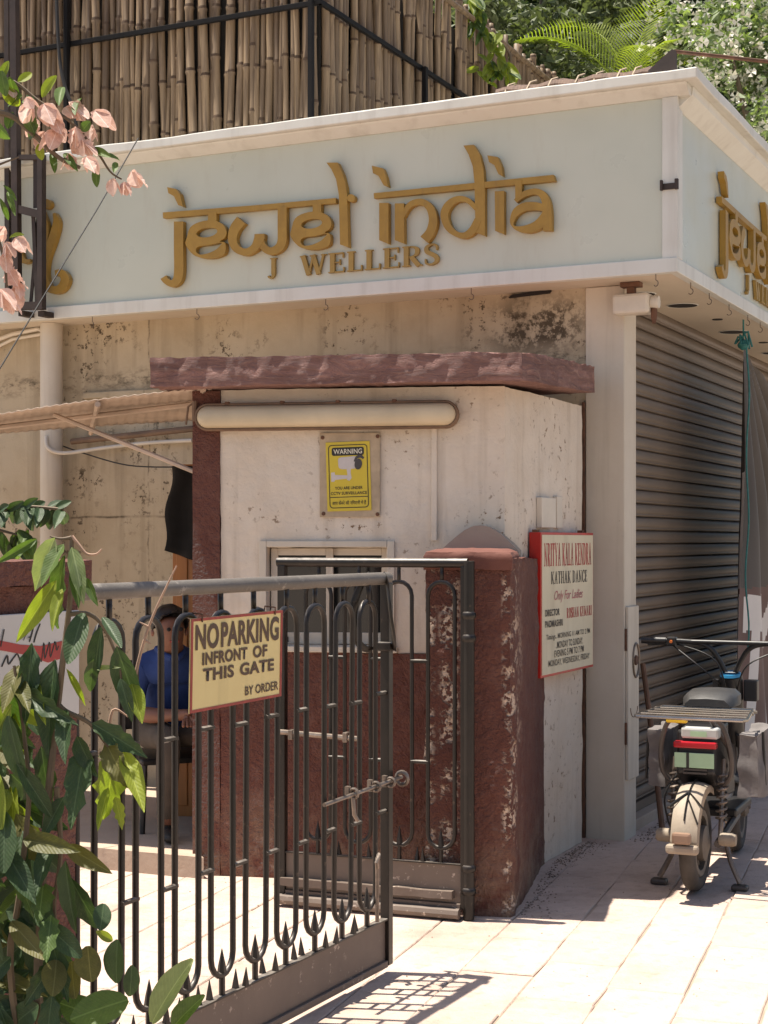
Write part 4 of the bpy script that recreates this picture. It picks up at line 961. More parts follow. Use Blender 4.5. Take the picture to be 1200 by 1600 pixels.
# ---------------------------------------------------------------- electric scooter
M['tyre'] = plain('dusty_rubber', (.055, .047, .04), .85, .3, 12, .3, 70); M['fender'] = plaster('dusty_cream_plastic', (.36, .30, .23), (.20, .15, .105), .8, True, (.10, .07, .05), .66, .65, .1)
M['blackplastic'] = plain('black_plastic', (.016, .015, .015), .42, .2, 14, .1); M['tube'] = plain('dusty_black_tube', (.06, .048, .042), .45, .3, 12, .1)
M['chrome'] = plain('dark_chrome_rack', (.30, .28, .26), .22, .2, 10, 0, 60, .9); M['plate'] = plain('green_number_plate', (.36, .52, .33), .35, .1, 9, 0)
M['taillight'] = plain('red_tail_lens', (.40, .012, .02), .2, .1, 9, 0); M['amber'] = plain('yellow_tag', (.72, .46, .02), .5, .1, 9, 0)
M['bag'] = plain('grey_bag_cloth', (.15, .135, .13), .9, .3, 9, .4, 30); M['blue'] = plain('blue_display_rim', (.03, .22, .42), .3, .1, 9, 0); M['seat'] = plain('grey_black_vinyl', (.035, .034, .034), .5, .2, 20, .2, 90)
M['lens'] = plain('dull_reflector', (.24, .15, .10), .35, .15, 9, 0); M['silver'] = plain('silver_plastic', (.45, .46, .45), .35, .1, 9, 0)
sct = thing('electric_scooter', 'dusty electric scooter with cream rear fender parked beside the shutter', 'scooter', (1.335, 6.74, 0), R(-23))
def ring_prof(cy, cz, R0, prof, n=40, tilt=0):
    """prof (radius offset, x) closed section swept round an x axis"""
    m = len(prof); vs = []; ct, st = math.cos(tilt), math.sin(tilt)
    for i in range(n):
        a = 2*math.pi*i/n
        for (dr, x) in prof:
            y, z = (R0+dr)*math.cos(a), (R0+dr)*math.sin(a); X, Y = x*ct-y*st, x*st+y*ct
            vs.append((X, cy+Y, cz+z))
    return vs, [(i*m+j, i*m+(j+1) % m, ((i+1) % n)*m+(j+1) % m, ((i+1) % n)*m+j) for i in range(n) for j in range(m)]
M['hubgrey'] = plain('dusty_grey_alloy', (.15, .125, .10), .6, .3, 14, .2)
def wheel(cy, tilt, hubr):
    sec = [(.037*math.cos(a), .036*math.sin(a)) for a in [2*math.pi*i/12 for i in range(12)]]
    whl = MB(); whl.add(*ring_prof(cy, .207, .128, [(-.012, -.028), (.012, -.030), (.018, -.022), (.018, .022), (.012, .030), (-.012, .028)], 40, tilt)); whl = whl.build('wheel', M['hubgrey'], sct)
    fix_normals(whl.data)
    t = MB(); t.add(*ring_prof(cy, .207, .170, sec, 44, tilt)); t = t.build('tyre', M['tyre'], whl, 0, True); fix_normals(t.data)
    h = MB(); h.lathe([(.02, -.06), (hubr, -.045), (hubr, .045), (.02, .06)], (0, 0, 0), 'x', 20)
    for i in range(10):
        a = 2*math.pi*i/10; h.tube([(.0, hubr*.8*math.cos(a), hubr*.8*math.sin(a)), (0, .125*math.cos(a+.15), .125*math.sin(a+.15))], .007, 5)
    h = h.build('hub', M['hubgrey'], whl, 0, True); h.location = (0, cy, .207); h.rotation_euler = (0, 0, tilt)
wheel(0, 0, .075); wheel(.95, R(4), .04)
def fender(cy, R0, a0, a1, wd, name, mat):
    mb = MB(); sec = [(-.035, -wd), (-.006, -wd*.92), (.004, -wd*.5), (.008, 0), (.004, wd*.5), (-.006, wd*.92), (-.035, wd)]; m = len(sec); n = 22; vs = []
    for i in range(n+1):
        a = R(a0+(a1-a0)*i/n)
        for dr, x in sec: vs.append((x, cy-(R0+dr)*math.cos(a), .207+(R0+dr)*math.sin(a)))
    mb.add(vs, [(i*m+j, i*m+j+1, (i+1)*m+j+1, (i+1)*m+j) for i in range(n) for j in range(m-1)])
    o = mb.build(name, mat, sct, 0, True); o.modifiers.new('thick', 'SOLIDIFY').thickness = .004; return o
fd = fender(0, .252, 6, 118, .060, 'rear_fender', M['fender']); fender(.95, .232, 40, 140, .045, 'front_fender', M['blackplastic'])
def on_f(a, x, d=.0): return (x, -(.262+d-.25*abs(x)**1.5)*math.cos(R(a)), .207+(.262+d-.25*abs(x)**1.5)*math.sin(R(a)))
mb = MB(); mb.tube([on_f(a, .0) for a in range(30, 116, 6)], .009, 6, False, .4); mb.build('strap', M['blackplastic'], fd)
mb = MB(); mb.tube([on_f(44+18*(1-abs(x)/.07), x) for x in [-.07+.0117*i for i in range(13)]], .007, 6, False, .4); mb.build('strap', M['blackplastic'], fd)
mb = MB(); mb.tube([on_f(54-q*2.4, .0+.0052*q) for q in range(12)], .007, 6, False, .4); mb.build('strap', M['blackplastic'], fd)
mb = MB(); mb.box(-.040, .040, -.292, -.258, .247, .296); mb.build('reflector', M['lens'], fd, .012)
mb = MB(); mb.box(-.068, .068, -.285, -.24, .205, .243); mb.build('fender_lip', M['fender'], fd, .012)
part(sct, 'tail_body', M['blackplastic'], lambda b: b.prism_x([(.0, .50), (.02, .685), (.30, .70), (.30, .46), (.10, .44)], -.085, .085), .012)
mb = MB(); mb.box(-.092, .092, -.022, .02, .612, .640); mb.build('tail_light', M['taillight'], sct, .006)
mb = MB(); mb.box(-.088, .082, -.016, -.010, .528, .592); o = mb.build('number_plate', M['plate'], sct, .002)
mb = MB(); mb.box(-.062, .098, -.008, .06, .652, .70); o = mb.build('battery_cover', M['silver'], sct, .01); mb = MB(); mb.box(-.02, .05, -.0105, -.0085, .662, .684); mb.build('sticker', M['plate'], o)
# carrier
ck = part(sct, 'carrier', M['chrome'], lambda b: b.tube([(-.225, -.13, .752), (.225, -.13, .752), (.235, -.10, .752), (.20, .26, .756), (-.20, .26, .756), (-.235, -.10, .752)], .0085, 8, True), 0, True)
for y in (-.05, .04, .13, .21):
    mb = MB(); mb.tube([(-.225, y, .753), (.225, y, .753)], .0075, 6); mb.build('carrier_bar', M['chrome'], ck, 0, True)
mb = MB(); mb.box(-.115, -.025, -.06, -.03, .722, .743); mb.build('yellow_tag', M['amber'], sct, .006)
for s_ in (-1, 1):
    mb = MB(); mb.tube(catmull([(s_*.09, -.03, .745), (s_*.125, -.02, .70), (s_*.15, .0, .60), (s_*.145, .03, .50), (s_*.10, .06, .44)], False, 4), .011, 8); mb.build('carrier_stay', M['tube'], sct, 0, True)
    mb = MB(); mb.tube([(s_*.06, .0, .742), (s_*.11, .16, .60), (s_*.10, .30, .50)], .010, 8); mb.build('carrier_stay', M['tube'], sct, 0, True)
    mb = MB(); mb.tube([(s_*.095, .0, .207), (s_*.095, .45, .26)], .017, 8); mb.build('swing_arm', M['tube'], sct, 0, True)
    hx = [(s_*.105+.021*math.cos(a), .02+.05*a/44+.021*math.sin(a)*.97, .30+.20*a/44) for a in [44*i/110 for i in range(111)]]
    sp_ = MB(); sp_.tube(hx, .0055, 5); sp_ = sp_.build('shock_spring', M['steel'], sct, 0, True)
    mb = MB(); mb.tube([(s_*.105, .0, .21), (s_*.105, .085, .56)], .0105, 8); mb.build('shock_rod', M['steel'], sp_, 0, True)
    mb = MB(); mb.lathe([(.024, -.035), (.030, -.02), (.030, .02), (.024, .036)], (s_*.135, .01, .228), 'x', 16); mb.build('axle_cover', M['fender'], sct, 0, True)
    mb = MB(); mb.tube(catmull([(s_*.10, .14, .22), (s_*.13, .10, .12), (s_*.175, .08, .03)], False, 3), .012, 8); st_ = mb.build('stand_leg', M['steel'], sct, 0, True)
    mb = MB(); mb.box(s_*.175-.035, s_*.175+.035, .05, .105, .0, .024); mb.build('foot', M['tube'], st_, .008)
    # bags hung on either side
    mb = MB(); mb.box(.165, .25, .10, .46, .40, .67) if s_ > 0 else mb.box(-.235, -.165, .14, .44, .42, .66)
    o = mb.build('side_bag', M['bag'], sct); fix_normals(o.data); rough_up(o, .03, .030, 6, 13+s_)
    mb = MB(); mb.tube([(s_*.252, .2, .67), (s_*.262, .2, .44)], .006, 6, False); mb.build('bag_strap', M['blackplastic'], o)
    mb = MB(); mb.tube([(s_*.04, .80, .58), (s_*.055, .95, .21)], .014, 8); mb.build('fork_leg', M['tube'], sct, 0, True)
# seat
mb = MB(); sec = []
for i, (y, w_, h_) in enumerate(((.24, .10, .80), (.28, .115, .825), (.38, .12, .835), (.50, .105, .83), (.58, .075, .82), (.61, .05, .81))):
    sec.append([(-w_, y, .765), (-w_*.98, y, h_-.025), (-w_*.75, y, h_-.004), (0, y, h_), (w_*.75, y, h_-.004), (w_*.98, y, h_-.025), (w_, y, .765)])
m = 7; mb.add([p for s_ in sec for p in s_], [(i*m+j, i*m+j+1, (i+1)*m+j+1, (i+1)*m+j) for i in range(5) for j in range(6)] + [tuple(range(6, -1, -1)), tuple(35+j for j in range(7))] + [(i*m, (i+1)*m, (i+1)*m+6, i*m+6) for i in range(5)])
o = mb.build('seat', M['seat'], sct, 0, True); fix_normals(o.data)
part(sct, 'seat_post', M['tube'], lambda b: b.tube([(0, .42, .77), (0, .40, .45)], .018, 10), 0, True)
part(sct, 'battery_box', M['blackplastic'], lambda b: b.prism_x([(.30, .36), (.30, .60), (.42, .62), (.56, .42), (.56, .34)], -.065, .065), .012)
part(sct, 'floor_board', M['blackplastic'], lambda b: b.box(-.11, .11, .36, .74, .26, .30), .01)
part(sct, 'down_tube', M['tube'], lambda b: b.tube(catmull([(0, .40, .28), (0, .70, .29), (0, .82, .40), (0, .85, .56)], False, 4), .024, 10), 0, True)
# steering
part(sct, 'steering_column', M['blackplastic'], lambda b: b.tube([(0, .875, .52), (0, .87, .56), (0, .81, .84), (0, .805, .858)], [.045, .052, .056, .053], 18), 0, True)
dp = MB(); dp.tube([(0, .8045, .8585), (0, .802, .872)], [.052, .048], 20); dp = dp.build('display', M['blue'], sct, 0, True)
mb = MB(); mb.box(-.025, .025, .785, .82, .8725, .876); mb.build('screen', M['silver'], dp, .002)
part(sct, 'switch_box', M['blackplastic'], lambda b: b.box(.06, .125, .80, .86, .74, .84), .006)
part(sct, 'mount_plate', M['blackplastic'], lambda b: b.box(-.085, -.055, .80, .84, .75, .84), .004)
part(sct, 'handlebar', M['blackplastic'], lambda b: (b.tube(catmull([(-.02, .80, .865), (-.05, .79, .93), (-.10, .775, .995), (-.19, .765, 1.018), (-.40, .74, 1.022)], False, 5), .0125, 10), b.tube(catmull([(.02, .80, .865), (.05, .79, .93), (.10, .775, .995), (.19, .765, 1.018), (.40, .74, 1.022)], False, 5), .0125, 10), b.tube([(-.20, .765, 1.018), (.20, .765, 1.018)], .011, 10)), 0, True)
for s_ in (-1, 1):
    mb = MB(); mb.tube([(s_*.30, .752, 1.0205), (s_*.415, .738, 1.0225)], [.018, .017], 12); gpx = mb.build('grip', M['blackplastic'], sct, 0, True)
    mb = MB(); mb.box(s_*.27-.022, s_*.27+.022, .73, .78, .998, 1.04); gx = mb.build('switch_cluster', M['blackplastic'], sct, .006)
    mb = MB(); mb.lathe([(.008, 0), (.007, -.006)], (s_*.27, .7295, 1.018), 'y', 10); mb.build('button', M['redworn'] if s_ > 0 else plain('orange_button', (.6, .15, .03), .4), gx)
    mb = MB(); mb.tube([(s_*.26, .80, 1.01), (s_*.32, .82, 1.0), (s_*.40, .80, .998)], .006, 6); mb.build('brake_lever', M['blackplastic'], sct, 0, True)
for (a, b, c) in (((-.27, .76, 1.0), (-.12, .70, .90), (-.03, .80, .80)), ((.27, .76, 1.0), (.10, .69, .92), (.03, .79, .78)), ((-.25, .765, 1.005), (-.05, .71, .93), (.0, .77, .70))):
    mb = MB(); mb.tube(catmull([a, b, c], False, 6), .0038, 6); mb.build('control_cable', M['blackplastic'], sct, 0, True)
mb = MB(); mb.tube(catmull([(-.08, .02, .50), (-.13, -.01, .40), (-.12, .02, .28), (-.10, .05, .22)], False, 5), .004, 6); mb.build('brake_cable', M['blackplastic'], sct, 0, True)
for z in (.505, .52): part(sct, 'plate_bracket', M['tube'], lambda b: b.box(-.05, .05, -.012, -.004, z-.004, z+.004))
for x in (-.03,): part(sct, 'plate_band', M['blackplastic'], lambda b: b.box(x-.006, x+.006, -.0185, -.0165, .528, .592))
# ---------------------------------------------------------------- tied banner, rope, stick
M['tarp'] = plain('grey_brown_tarpaulin', (.075, .066, .060), .6, .35, 2.2, .15, 30, stretch=(1, 1, .4)); M['print_white'] = plain('banner_white', (.66, .62, .58), .6, .1, 3, 0); M['print_maroon'] = plain('banner_brown', (.13, .075, .065), .6, .25, 3, 0)
tb = thing('tied_banner', 'grey brown tarpaulin banner hanging from a teal rope beside the shutter', 'banner', FX.w(1.46, -.26, 0), FX.a)
mb = MB(); NS, NT = 150, 150; vs = []
for j in range(NT+1):
    t = j/NT
    for i in range(NS+1):
        s_ = i/NS
        x = 1.9*s_
        ztop = 2.62-.24*s_-.10*math.sin(math.pi*min(1, s_*1.2))
        z = ztop + (.16-ztop)*t
        d = math.hypot(x, (2.62-z)*.55)+1e-3
        ang = math.atan2(x, (2.62-z)+.05)
        amp = .045*min(1, d*1.6)*(1-.35*t)
        y = amp*math.sin(ang*26+.6*math.sin(z*2.1)) + .02*math.sin(x*9+z)*t
        xx = x*(1-.12*math.exp(-((t-.1)/.2)**2)) - .13*t*t*(1-s_)
        vs.append((xx, y-.02*t, z))
fs = [(j*(NS+1)+i, (j+1)*(NS+1)+i, (j+1)*(NS+1)+i+1, j*(NS+1)+i+1) for j in range(NT) for i in range(NS)]
mi = []
for j in range(NT):
    for i in range(NS):
        x = 1.9*(i+.5)/NS; z = vs[j*(NS+1)+i][2]
        k = 0
        if x < .03 and z < 1.9: k = 1
        if x < .10*(1.22-z)/1.0+.015 and z < 1.2: k = 1
        elif z < 1.235:
            k = 2
            xl = x-.13
            if 0 < xl < .22 and .98 < z < 1.19: k = 1
            if .06 < xl < .14 and .30 < z < 1.0: k = 1
            if .27 < xl < .36 and .30 < z < 1.20: k = 1
            if abs((xl-.36)-.35*(z-.72)) < .05 and z > .72 or abs((xl-.36)+.35*(z-.74)) < .05 and z < .74:
                if z > .30 and xl > .34 and z < 1.2: k = 1
            if .70 < xl < .80 and .3 < z < 1.2: k = 1
            if .70 < xl < 1.0 and (1.08 < z < 1.2 or .3 < z < .42 or .70 < z < .80): k = 1
        mi.append(k)
mb.add(vs, fs); mb.m = mi
o = mb.build('cloth', [M['tarp'], M['print_white'], M['print_maroon']], tb, 0, True)
rp = [(0, 0, 2.775), (.004, .0, 2.70), (-.004, .0, 2.63)] + [(-.012-.03*t+.012*math.sin(t*21), -.03+.01*math.cos(t*17), 2.63-1.75*t) for t in [i/24 for i in range(25)]]
M['rope'] = plain('teal_nylon_rope', (.03, .17, .16), .7, .3, 30, .3)
mb = MB(); mb.tube(rp, .0052, 6); mb.build('rope', M['rope'], tb, 0, True)
for k in range(7):
    a = k*.9; mb = MB(); mb.tube([(0, 0, 2.64+.01*k), (.03*math.cos(a), .03*math.sin(a), 2.66+.008*k), (.055*math.cos(a+.4), .05*math.sin(a+.4), 2.645-.006*k)], .006, 5); mb.build('rope_end', M['rope'], tb)
mb = MB(); mb.lathe([(.012, 2.60), (.03, 2.615), (.034, 2.63), (.022, 2.65), (.01, 2.66)], (0, 0, 0), 'z', 10); mb.build('knot', M['rope'], tb, 0, True)
mb = MB(); a, b = FX.w(.365, -.09, .0), FX.w(.60, .083, .84); mb.tube([Vector((0, 0, 0)), (b-a)*.5+Vector((.006, 0, 0)), b-a], [.016, .015, .014], 8)
o = mb.build('wooden_stick', M['wood'], None, 0, True); o.location = a; props(o, 'brown wooden stick leaning on the shutter by the pilaster', 'stick')
# ---------------------------------------------------------------- roof terrace: bamboo screens, iron frames, blinds
BX, BY, RZ = -1.9825, .446, 3.717
M['bnode'] = plain('bamboo_node_ring', (.085, .05, .028), .8, .4, 20)
poles = []
for k in range(6):
    rr = random.Random(100+k); mb = MB(); pts, rs = [], []; z = 0; r0 = rr.uniform(.0235, .0285)
    nodes = []; zz = rr.uniform(.1, .3)
    while zz < 1.5: nodes.append(zz); zz += rr.uniform(.24, .36)
    zs = [0]
    for nz in nodes: zs += [nz-.018, nz, nz+.016]
    zs.append(1.5); zs = sorted(set(zs))
    for z in zs:
        bulge = 1.22 if any(abs(z-nz) < .001 for nz in nodes) else 1.0
        pts.append((.012*math.sin(z*2.3+k)+.005*math.sin(z*7), .008*math.cos(z*2+k), z)); rs.append(r0*bulge*(1-.10*z/1.5))
    mb.tube(pts, rs, 7); mb.m = [1 if (f_ < (len(pts)-1)*7 and any(abs(zs[f_//7]-nz) < .001 for nz in nodes)) else 0 for f_ in range(len(mb.f))]; poles.append(mb.mesh('bamboo_pole', [M['bamboo'], M['bnode']], True))
def screen(label, fr, L, pitch, hmin, hmax):
    t = fthing('bamboo_screen', label, 'screen', fr, 'bamboo screens on the roof')
    x = .03; k = 0
    while x < L:
        o = link('bamboo_pole', poles[random.randrange(6)], t); o.location = (x, random.uniform(-.012, .012), 0)
        o.rotation_euler = (R(random.uniform(-.8, .8)), R(random.uniform(-1.3, 1.3)), random.uniform(0, 6.28)); s_ = random.uniform(.70, 1.06)
        o.scale = (s_, s_, random.uniform(hmin, hmax)/1.5); x += pitch*s_*random.uniform(.96, 1.16); k += 1
    part(t, 'gap_shade_sheet', M['gap_shade'], lambda b: b.box(0, L, .04, .048, 0, hmin-.12))  # added dark sheet, stands in for the shade in the gaps between poles
    return t
f1 = Fr(FS.w(-5.6, BY, RZ), FS.x); L1 = 5.6+BX
s1 = screen('weathered bamboo pole screen facing the gate above the sign fascia', f1, L1, .044, 1.66, 1.8)
f2 = Fr(FS.w(BX, BY+.04, RZ), FS.y)
s2 = screen('weathered bamboo pole screen receding along the lane side of the roof', f2, 4.15, .055, 1.50, 1.60)
zr = 4.6-RZ
for t, L, y in ((s1, L1, -.055), (s2, 4.0, -.055)):
    part(t, 'iron_rail', M['black_iron'], lambda b: b.box(-.11 if t is s2 else 0, L+.066, y-.012+(.002 if t is s2 else 0), y+.012+(.002 if t is s2 else 0), zr-.0145, zr+.0145), .002)
    part(t, 'iron_rail', M['black_iron'], lambda b: b.box(-.0, L, y-.012, y+.012, .10, .13), .002)
for x in (L1+.008, L1-1.72, L1-2.9):
    part(s1, 'iron_post', M['black_iron'], lambda b: b.box(x-.015, x+.015, -.10, -.0695, 0, 1.25 if x < L1 else zr+.02), .002)
for x in (1.3, 2.6, 3.9): part(s2, 'iron_post', M['black_iron'], lambda b: b.box(x-.018, x+.018, -.10, -.0695, 0, zr), .002)
part(s2, 'top_runner', M['bamboo'], lambda b: b.tube([(0, -.045, 1.46), (2, -.05, 1.475), (4.1, -.045, 1.46)], .02, 8), 0, True)
mb = MB(); mb.tube(catmull([(L1-1.78, -.12, 1.5), (L1-1.75, -.13, .9), (L1-1.70, -.14, .62), (L1-1.62, -.13, .40), (L1-1.60, -.12, .1)], False, 5), .012, 6); mb.build('loose_cable', M['wire'], s1, 0, True)
part(shop, 'roof_pier', M['cement'], lambda b: b.box(-5.2, -4.62, -.20, .30, 3.716, 4.75), .01)
# lattice frame standing in front of the fascia
FLt = Fr(FS.w(0, 0, 0), FS.x)
def lx(u, v, y): return FS.px(u, v, y)
lf = thing('steel_lattice', 'brown angle iron lattice bracket fixed to the fascia at far left', 'frame', FS.w(lx(47, 480, -.40).x, -.40, 2.74), FS.a)
x0 = lx(47, 480, -.40).x
def LL(u, v, y=-.40): q = lx(u, v, y); return Vector((q.x-x0, y+.40, q.z-2.74))
def flatbar(name, a, b, w_, d_):
    mb = MB(); a, b = Vector(a), Vector(b); d = (b-a).normalized(); s_ = Vector((0, 1, 0)).cross(d).normalized()
    vs = [p + s_*sx_*w_ + Vector((0, sy_*d_, 0)) for p in (a, b) for sx_, sy_ in ((-1, -1), (1, -1), (1, 1), (-1, 1))]
    mb.add(vs, [(3, 2, 1, 0), (4, 5, 6, 7), (0, 1, 5, 4), (1, 2, 6, 5), (2, 3, 7, 6), (3, 0, 4, 7)]); o = mb.build(name, M['brown_iron'], lf); fix_normals(o.data); return o
flatbar('upright', LL(27, 486), LL(22, -80), .021, .02); flatbar('upright', LL(65, 484), LL(65, 242), .017, .02)
flatbar('upright', LL(14, 484, -.32), LL(12, -80, -.32), .016, .018)
flatbar('cross_bar', LL(30, 478), LL(62, 478), .022, .018); flatbar('cross_bar', LL(30, 327), LL(62, 335), .022, .016)
flatbar('diagonal', LL(52, 335, -.385), LL(58, 476, -.385), .012, .004); flatbar('diagonal', LL(60, 335, -.372), LL(48, 476, -.372), .010, .004)
flatbar('diagonal', LL(56, 245, -.385), LL(56, 325, -.385), .016, .004)
flatbar('top_bar', LL(30, 246), LL(62, 246), .014, .014)
part(lf, 'wall_bracket', M['brown_iron'], lambda b: (b.box(-.10, -.06, .02, .1145, .05, .08), b.box(.04, .08, .02, .1145, .04, .07)))
# rolled blinds and a bracket on the roof edge
rb = thing('rolled_blind', 'brown rolled cane blind resting on the roof edge near the corner', 'blind', FS.w(-.72, .10, RZ), FS.a)
M['cane'] = plain('brown_cane', (.14, .085, .06), .8, .4, 14, .4, 30, stretch=(8, 1, 1))
for (y, z, r) in ((.0, .125, .032), (.08, .155, .03)):
    mb = MB(); n = 14; mb.tube([(i*.066, y, z+.008*math.sin(i*1.7)) for i in range(n)], [r*random.uniform(.88, 1.08) for _ in range(n)], 9); mb.build('roll', M['cane'], rb)
for x in (.10, .43, .78): part(rb, 'support', M['rust'], lambda b: b.box(x-.02, x+.02, -.03, .10, 0, .096), .003)
for i in range(7):
    mb = MB(); x = .06+i*.115+random.uniform(-.05, .05); mb.tube([(x, -.034, .125), (x+.01, -.01, .165), (x+.02, .06, .192)], .005, 5); mb.build('tie', M['tape'], rb)
rk = thing('roof_bracket', 'rusty folded steel bracket standing on the roof corner', 'bracket', FS.w(.20, .05, RZ), FS.a)
part(rk, 'upright', M['brown_iron'], lambda b: b.prism_y([(-.02, 0), (.05, 0), (.05, .21), (.03, .22), (-.09, .13), (-.09, .10), (-.02, .12)], -.012, .012))
part(rk, 'arm', M['rust'], lambda b: b.tube([(.04, 0, .21), (.60, .9, .30)], .010, 6))
# ---------------------------------------------------------------- foliage
def leaf_mat(name, c1, c2, trans=.35, rough=.42, tm=(1.5, 1.7, .5)):
    k = N(name); r = k.rand(); nz = k.noise(5, 4, .6)
    col = k.mix(r, c1, c2); col = k.mix(k.ramp(nz, [(.35, 0), (.75, .45)]), col, tuple(min(1, x*1.5) for x in c2))
    x, y, z = k.sep()
    rib = k.ramp(k.math('ABSOLUTE', y), [(.012, .5), (.03, 0)]); col = k.mix(rib, col, tuple(min(1, q*2.0+.03) for q in c2))
    vn = k.math('SINE', k.math('MULTIPLY', k.math('SUBTRACT', x, k.math('MULTIPLY', k.math('ABSOLUTE', y), .55)), 78.0))
    vf = k.ramp(vn, [(.86, 0), (1.0, .2)]); col = k.mix(vf, col, tuple(min(1, q*1.7+.01) for q in c2))
    du = k.noise(16, 5, .75); col = k.mix(k.ramp(du, [(.55, 0), (.75, .35)]), col, (.22, .20, .14))
    k.bump(k.math('ADD', vn, k.math('MULTIPLY', nz, 2.0)), .10, .010)
    k.done(col, k.ramp(du, [(.3, rough), (.7, min(1, rough+.25))]), 0, .4)
    tr = k.n('ShaderNodeBsdfTranslucent'); k.l(k.mix(1.0, col, tm, 'MULTIPLY'), tr.inputs[0])
    mx_ = k.n('ShaderNodeMixShader'); mx_.inputs[0].default_value = trans
    k.l(k.b.outputs[0], mx_.inputs[1]); k.l(tr.outputs[0], mx_.inputs[2]); k.l(mx_.outputs[0], k.t.nodes['Material Output'].inputs[0]); return k.m
M['leaf_dark'] = leaf_mat('dark_green_leaf', (.022, .045, .018), (.045, .075, .03), .25)
M['leaf_mid'] = leaf_mat('mid_green_leaf', (.045, .085, .02), (.085, .13, .035), .35)
M['leaf_lime'] = leaf_mat('young_lime_leaf', (.13, .18, .02), (.22, .25, .035), .4)
M['leaf_olive'] = leaf_mat('olive_leaf', (.07, .075, .02), (.11, .10, .03), .3)
M['leaf_pale'] = leaf_mat('pale_leaf_underside', (.15, .20, .09), (.22, .26, .13), .3)
M['leaf_tree'] = leaf_mat('dusty_tree_leaf', (.065, .085, .035), (.13, .15, .07), .25, .5, (1.2, 1.35, .6))
M['bract'] = leaf_mat('peach_bract', (.58, .36, .29), (.74, .56, .48), .35, .65, (1.05, .9, .85))
M['stem'] = plain('brown_green_stem', (.12, .085, .05), .7, .3, 12, .2); M['drytwig'] = plain('dry_pale_twig', (.36, .23, .16), .8, .2, 12, .2)
def leaf_mesh(mat, kind, seed):
    rr = random.Random(seed); mb = MB(); n, m = 10, 6; vs = []
    ph = rr.uniform(0, 6); drp = rr.uniform(.05, .16); cur = rr.uniform(-.06, .06); wav = {'long': .05, 'wavy': .11, 'oval': .02}[kind]
    for i in range(n+1):
        t = i/n
        if kind == 'oval': hw = .5*math.sin(math.pi*min(1, t*.97+.015))**.62
        else: hw = .5*(math.sin(math.pi*t**.75)**.85 if 0 < t < 1 else 0)
        hw = max(hw, .012)
        for j in range(m+1):
            s_ = (j/m-.5)*2
            ed = wav*math.sin(t*19+ph+(1.3 if s_ > 0 else 0))*abs(s_)**1.5
            vs.append((t, s_*hw*(1+ (.22*math.sin(t*26+ph) if kind == 'wavy' and abs(s_) > .9 else 0)) + cur*math.sin(math.pi*t), .17*abs(s_)*hw*2*.5 + ed*.35 - drp*t*t))
    w_ = m+1
    mb.add(vs, [(i*w_+j, (i+1)*w_+j, (i+1)*w_+j+1, i*w_+j+1) for i in range(n) for j in range(m)])
    return mb.mesh('leaf', mat, True)
LM = {}
def get_leaf(mat, kind):
    key = (mat, kind)
    if key not in LM: LM[key] = [leaf_mesh(M[mat], kind, hash(key) % 1000 * 0 + 31*len(LM)+q) for q in range(3)]
    return random.choice(LM[key])
def put_leaf(parent, b, t, wd, mat='leaf_dark', kind='long', face=None, name='leaf'):
    b, t = Vector(b), Vector(t); x = (t-b); L = x.length; x.normalize()
    nrm = face or Vector((random.uniform(-.5, .5), -1, random.uniform(-.1, .8)))
    nrm = (nrm - x*nrm.dot(x)).normalized(); y = nrm.cross(x)
    me = get_leaf(mat, kind) if isinstance(mat, str) else mat
    o = link(name, me, parent); m4 = Matrix(((x.x*L, y.x*wd, nrm.x*L), (x.y*L, y.y*wd, nrm.y*L), (x.z*L, y.z*wd, nrm.z*L))).to_4x4()
    m4.translation = b - parent.location; o.matrix_local = m4; return o
def stem(parent, pts, r, mat='stem', name='stem', sub=5):
    q = catmull([tuple(p) for p in pts], False, sub); n = len(q); mb = MB()
    mb.tube([Vector(p)-parent.location for p in q], [r*(1-.65*i/(n-1)) for i in range(n)], 6); return mb.build(name, M[mat], parent, 0, True)
# tall shrub with long drooping leaves in front of the left pillar
YS = 2.95
shr = thing('leafy_shrub', 'tall shrub with long drooping green leaves in the left foreground', 'plant', (-.62, 2.98, 0))
pp = lambda u, v, dy=0: P(u, v, YS+dy)
stem(shr, [(-.62, 2.98, 0), pp(64, 1640), pp(60, 1500), pp(75, 1250), pp(95, 1060), pp(110, 930), pp(112, 838)], .011)
stem(shr, [pp(106, 960), pp(140, 960), pp(165, 985), pp(186, 1040), pp(192, 1095)], .005)
stem(shr, [pp(90, 1100), pp(104, 1112), pp(140, 1130), pp(168, 1165), pp(182, 1180)], .006)
stem(shr, [(-.60, 2.99, .05), pp(20, 1560), pp(30, 1400), pp(45, 1250), pp(38, 1150), pp(22, 1040)], .008)
stem(shr, [pp(112, 838), pp(122, 850), pp(135, 865), pp(150, 866), pp(159, 858)], .004, 'drytwig')
stem(shr, [pp(112, 840), pp(95, 842), pp(78, 838)], .004)
stem(shr, [pp(88, 1230), pp(95, 1330), pp(85, 1420), pp(100, 1500)], .006)
stem(shr, [pp(200, 1120, .1), pp(216, 1035, .1), pp(238, 965, .1), pp(276, 884, .1)], .0042, 'drytwig', 'dry_twig')
stem(shr, [pp(226, 1000, .1), pp(236, 1006, .1)], .003, 'drytwig', 'dry_twig', 2); stem(shr, [pp(233, 980, .1), pp(218, 972, .1)], .003, 'drytwig', 'dry_twig', 2)
stem(shr, [pp(168, 1165, .1), pp(176, 1110, .1), pp(200, 1120, .1)], .004, 'drytwig', 'dry_twig')
W = .0012   # metres per picture pixel at this distance
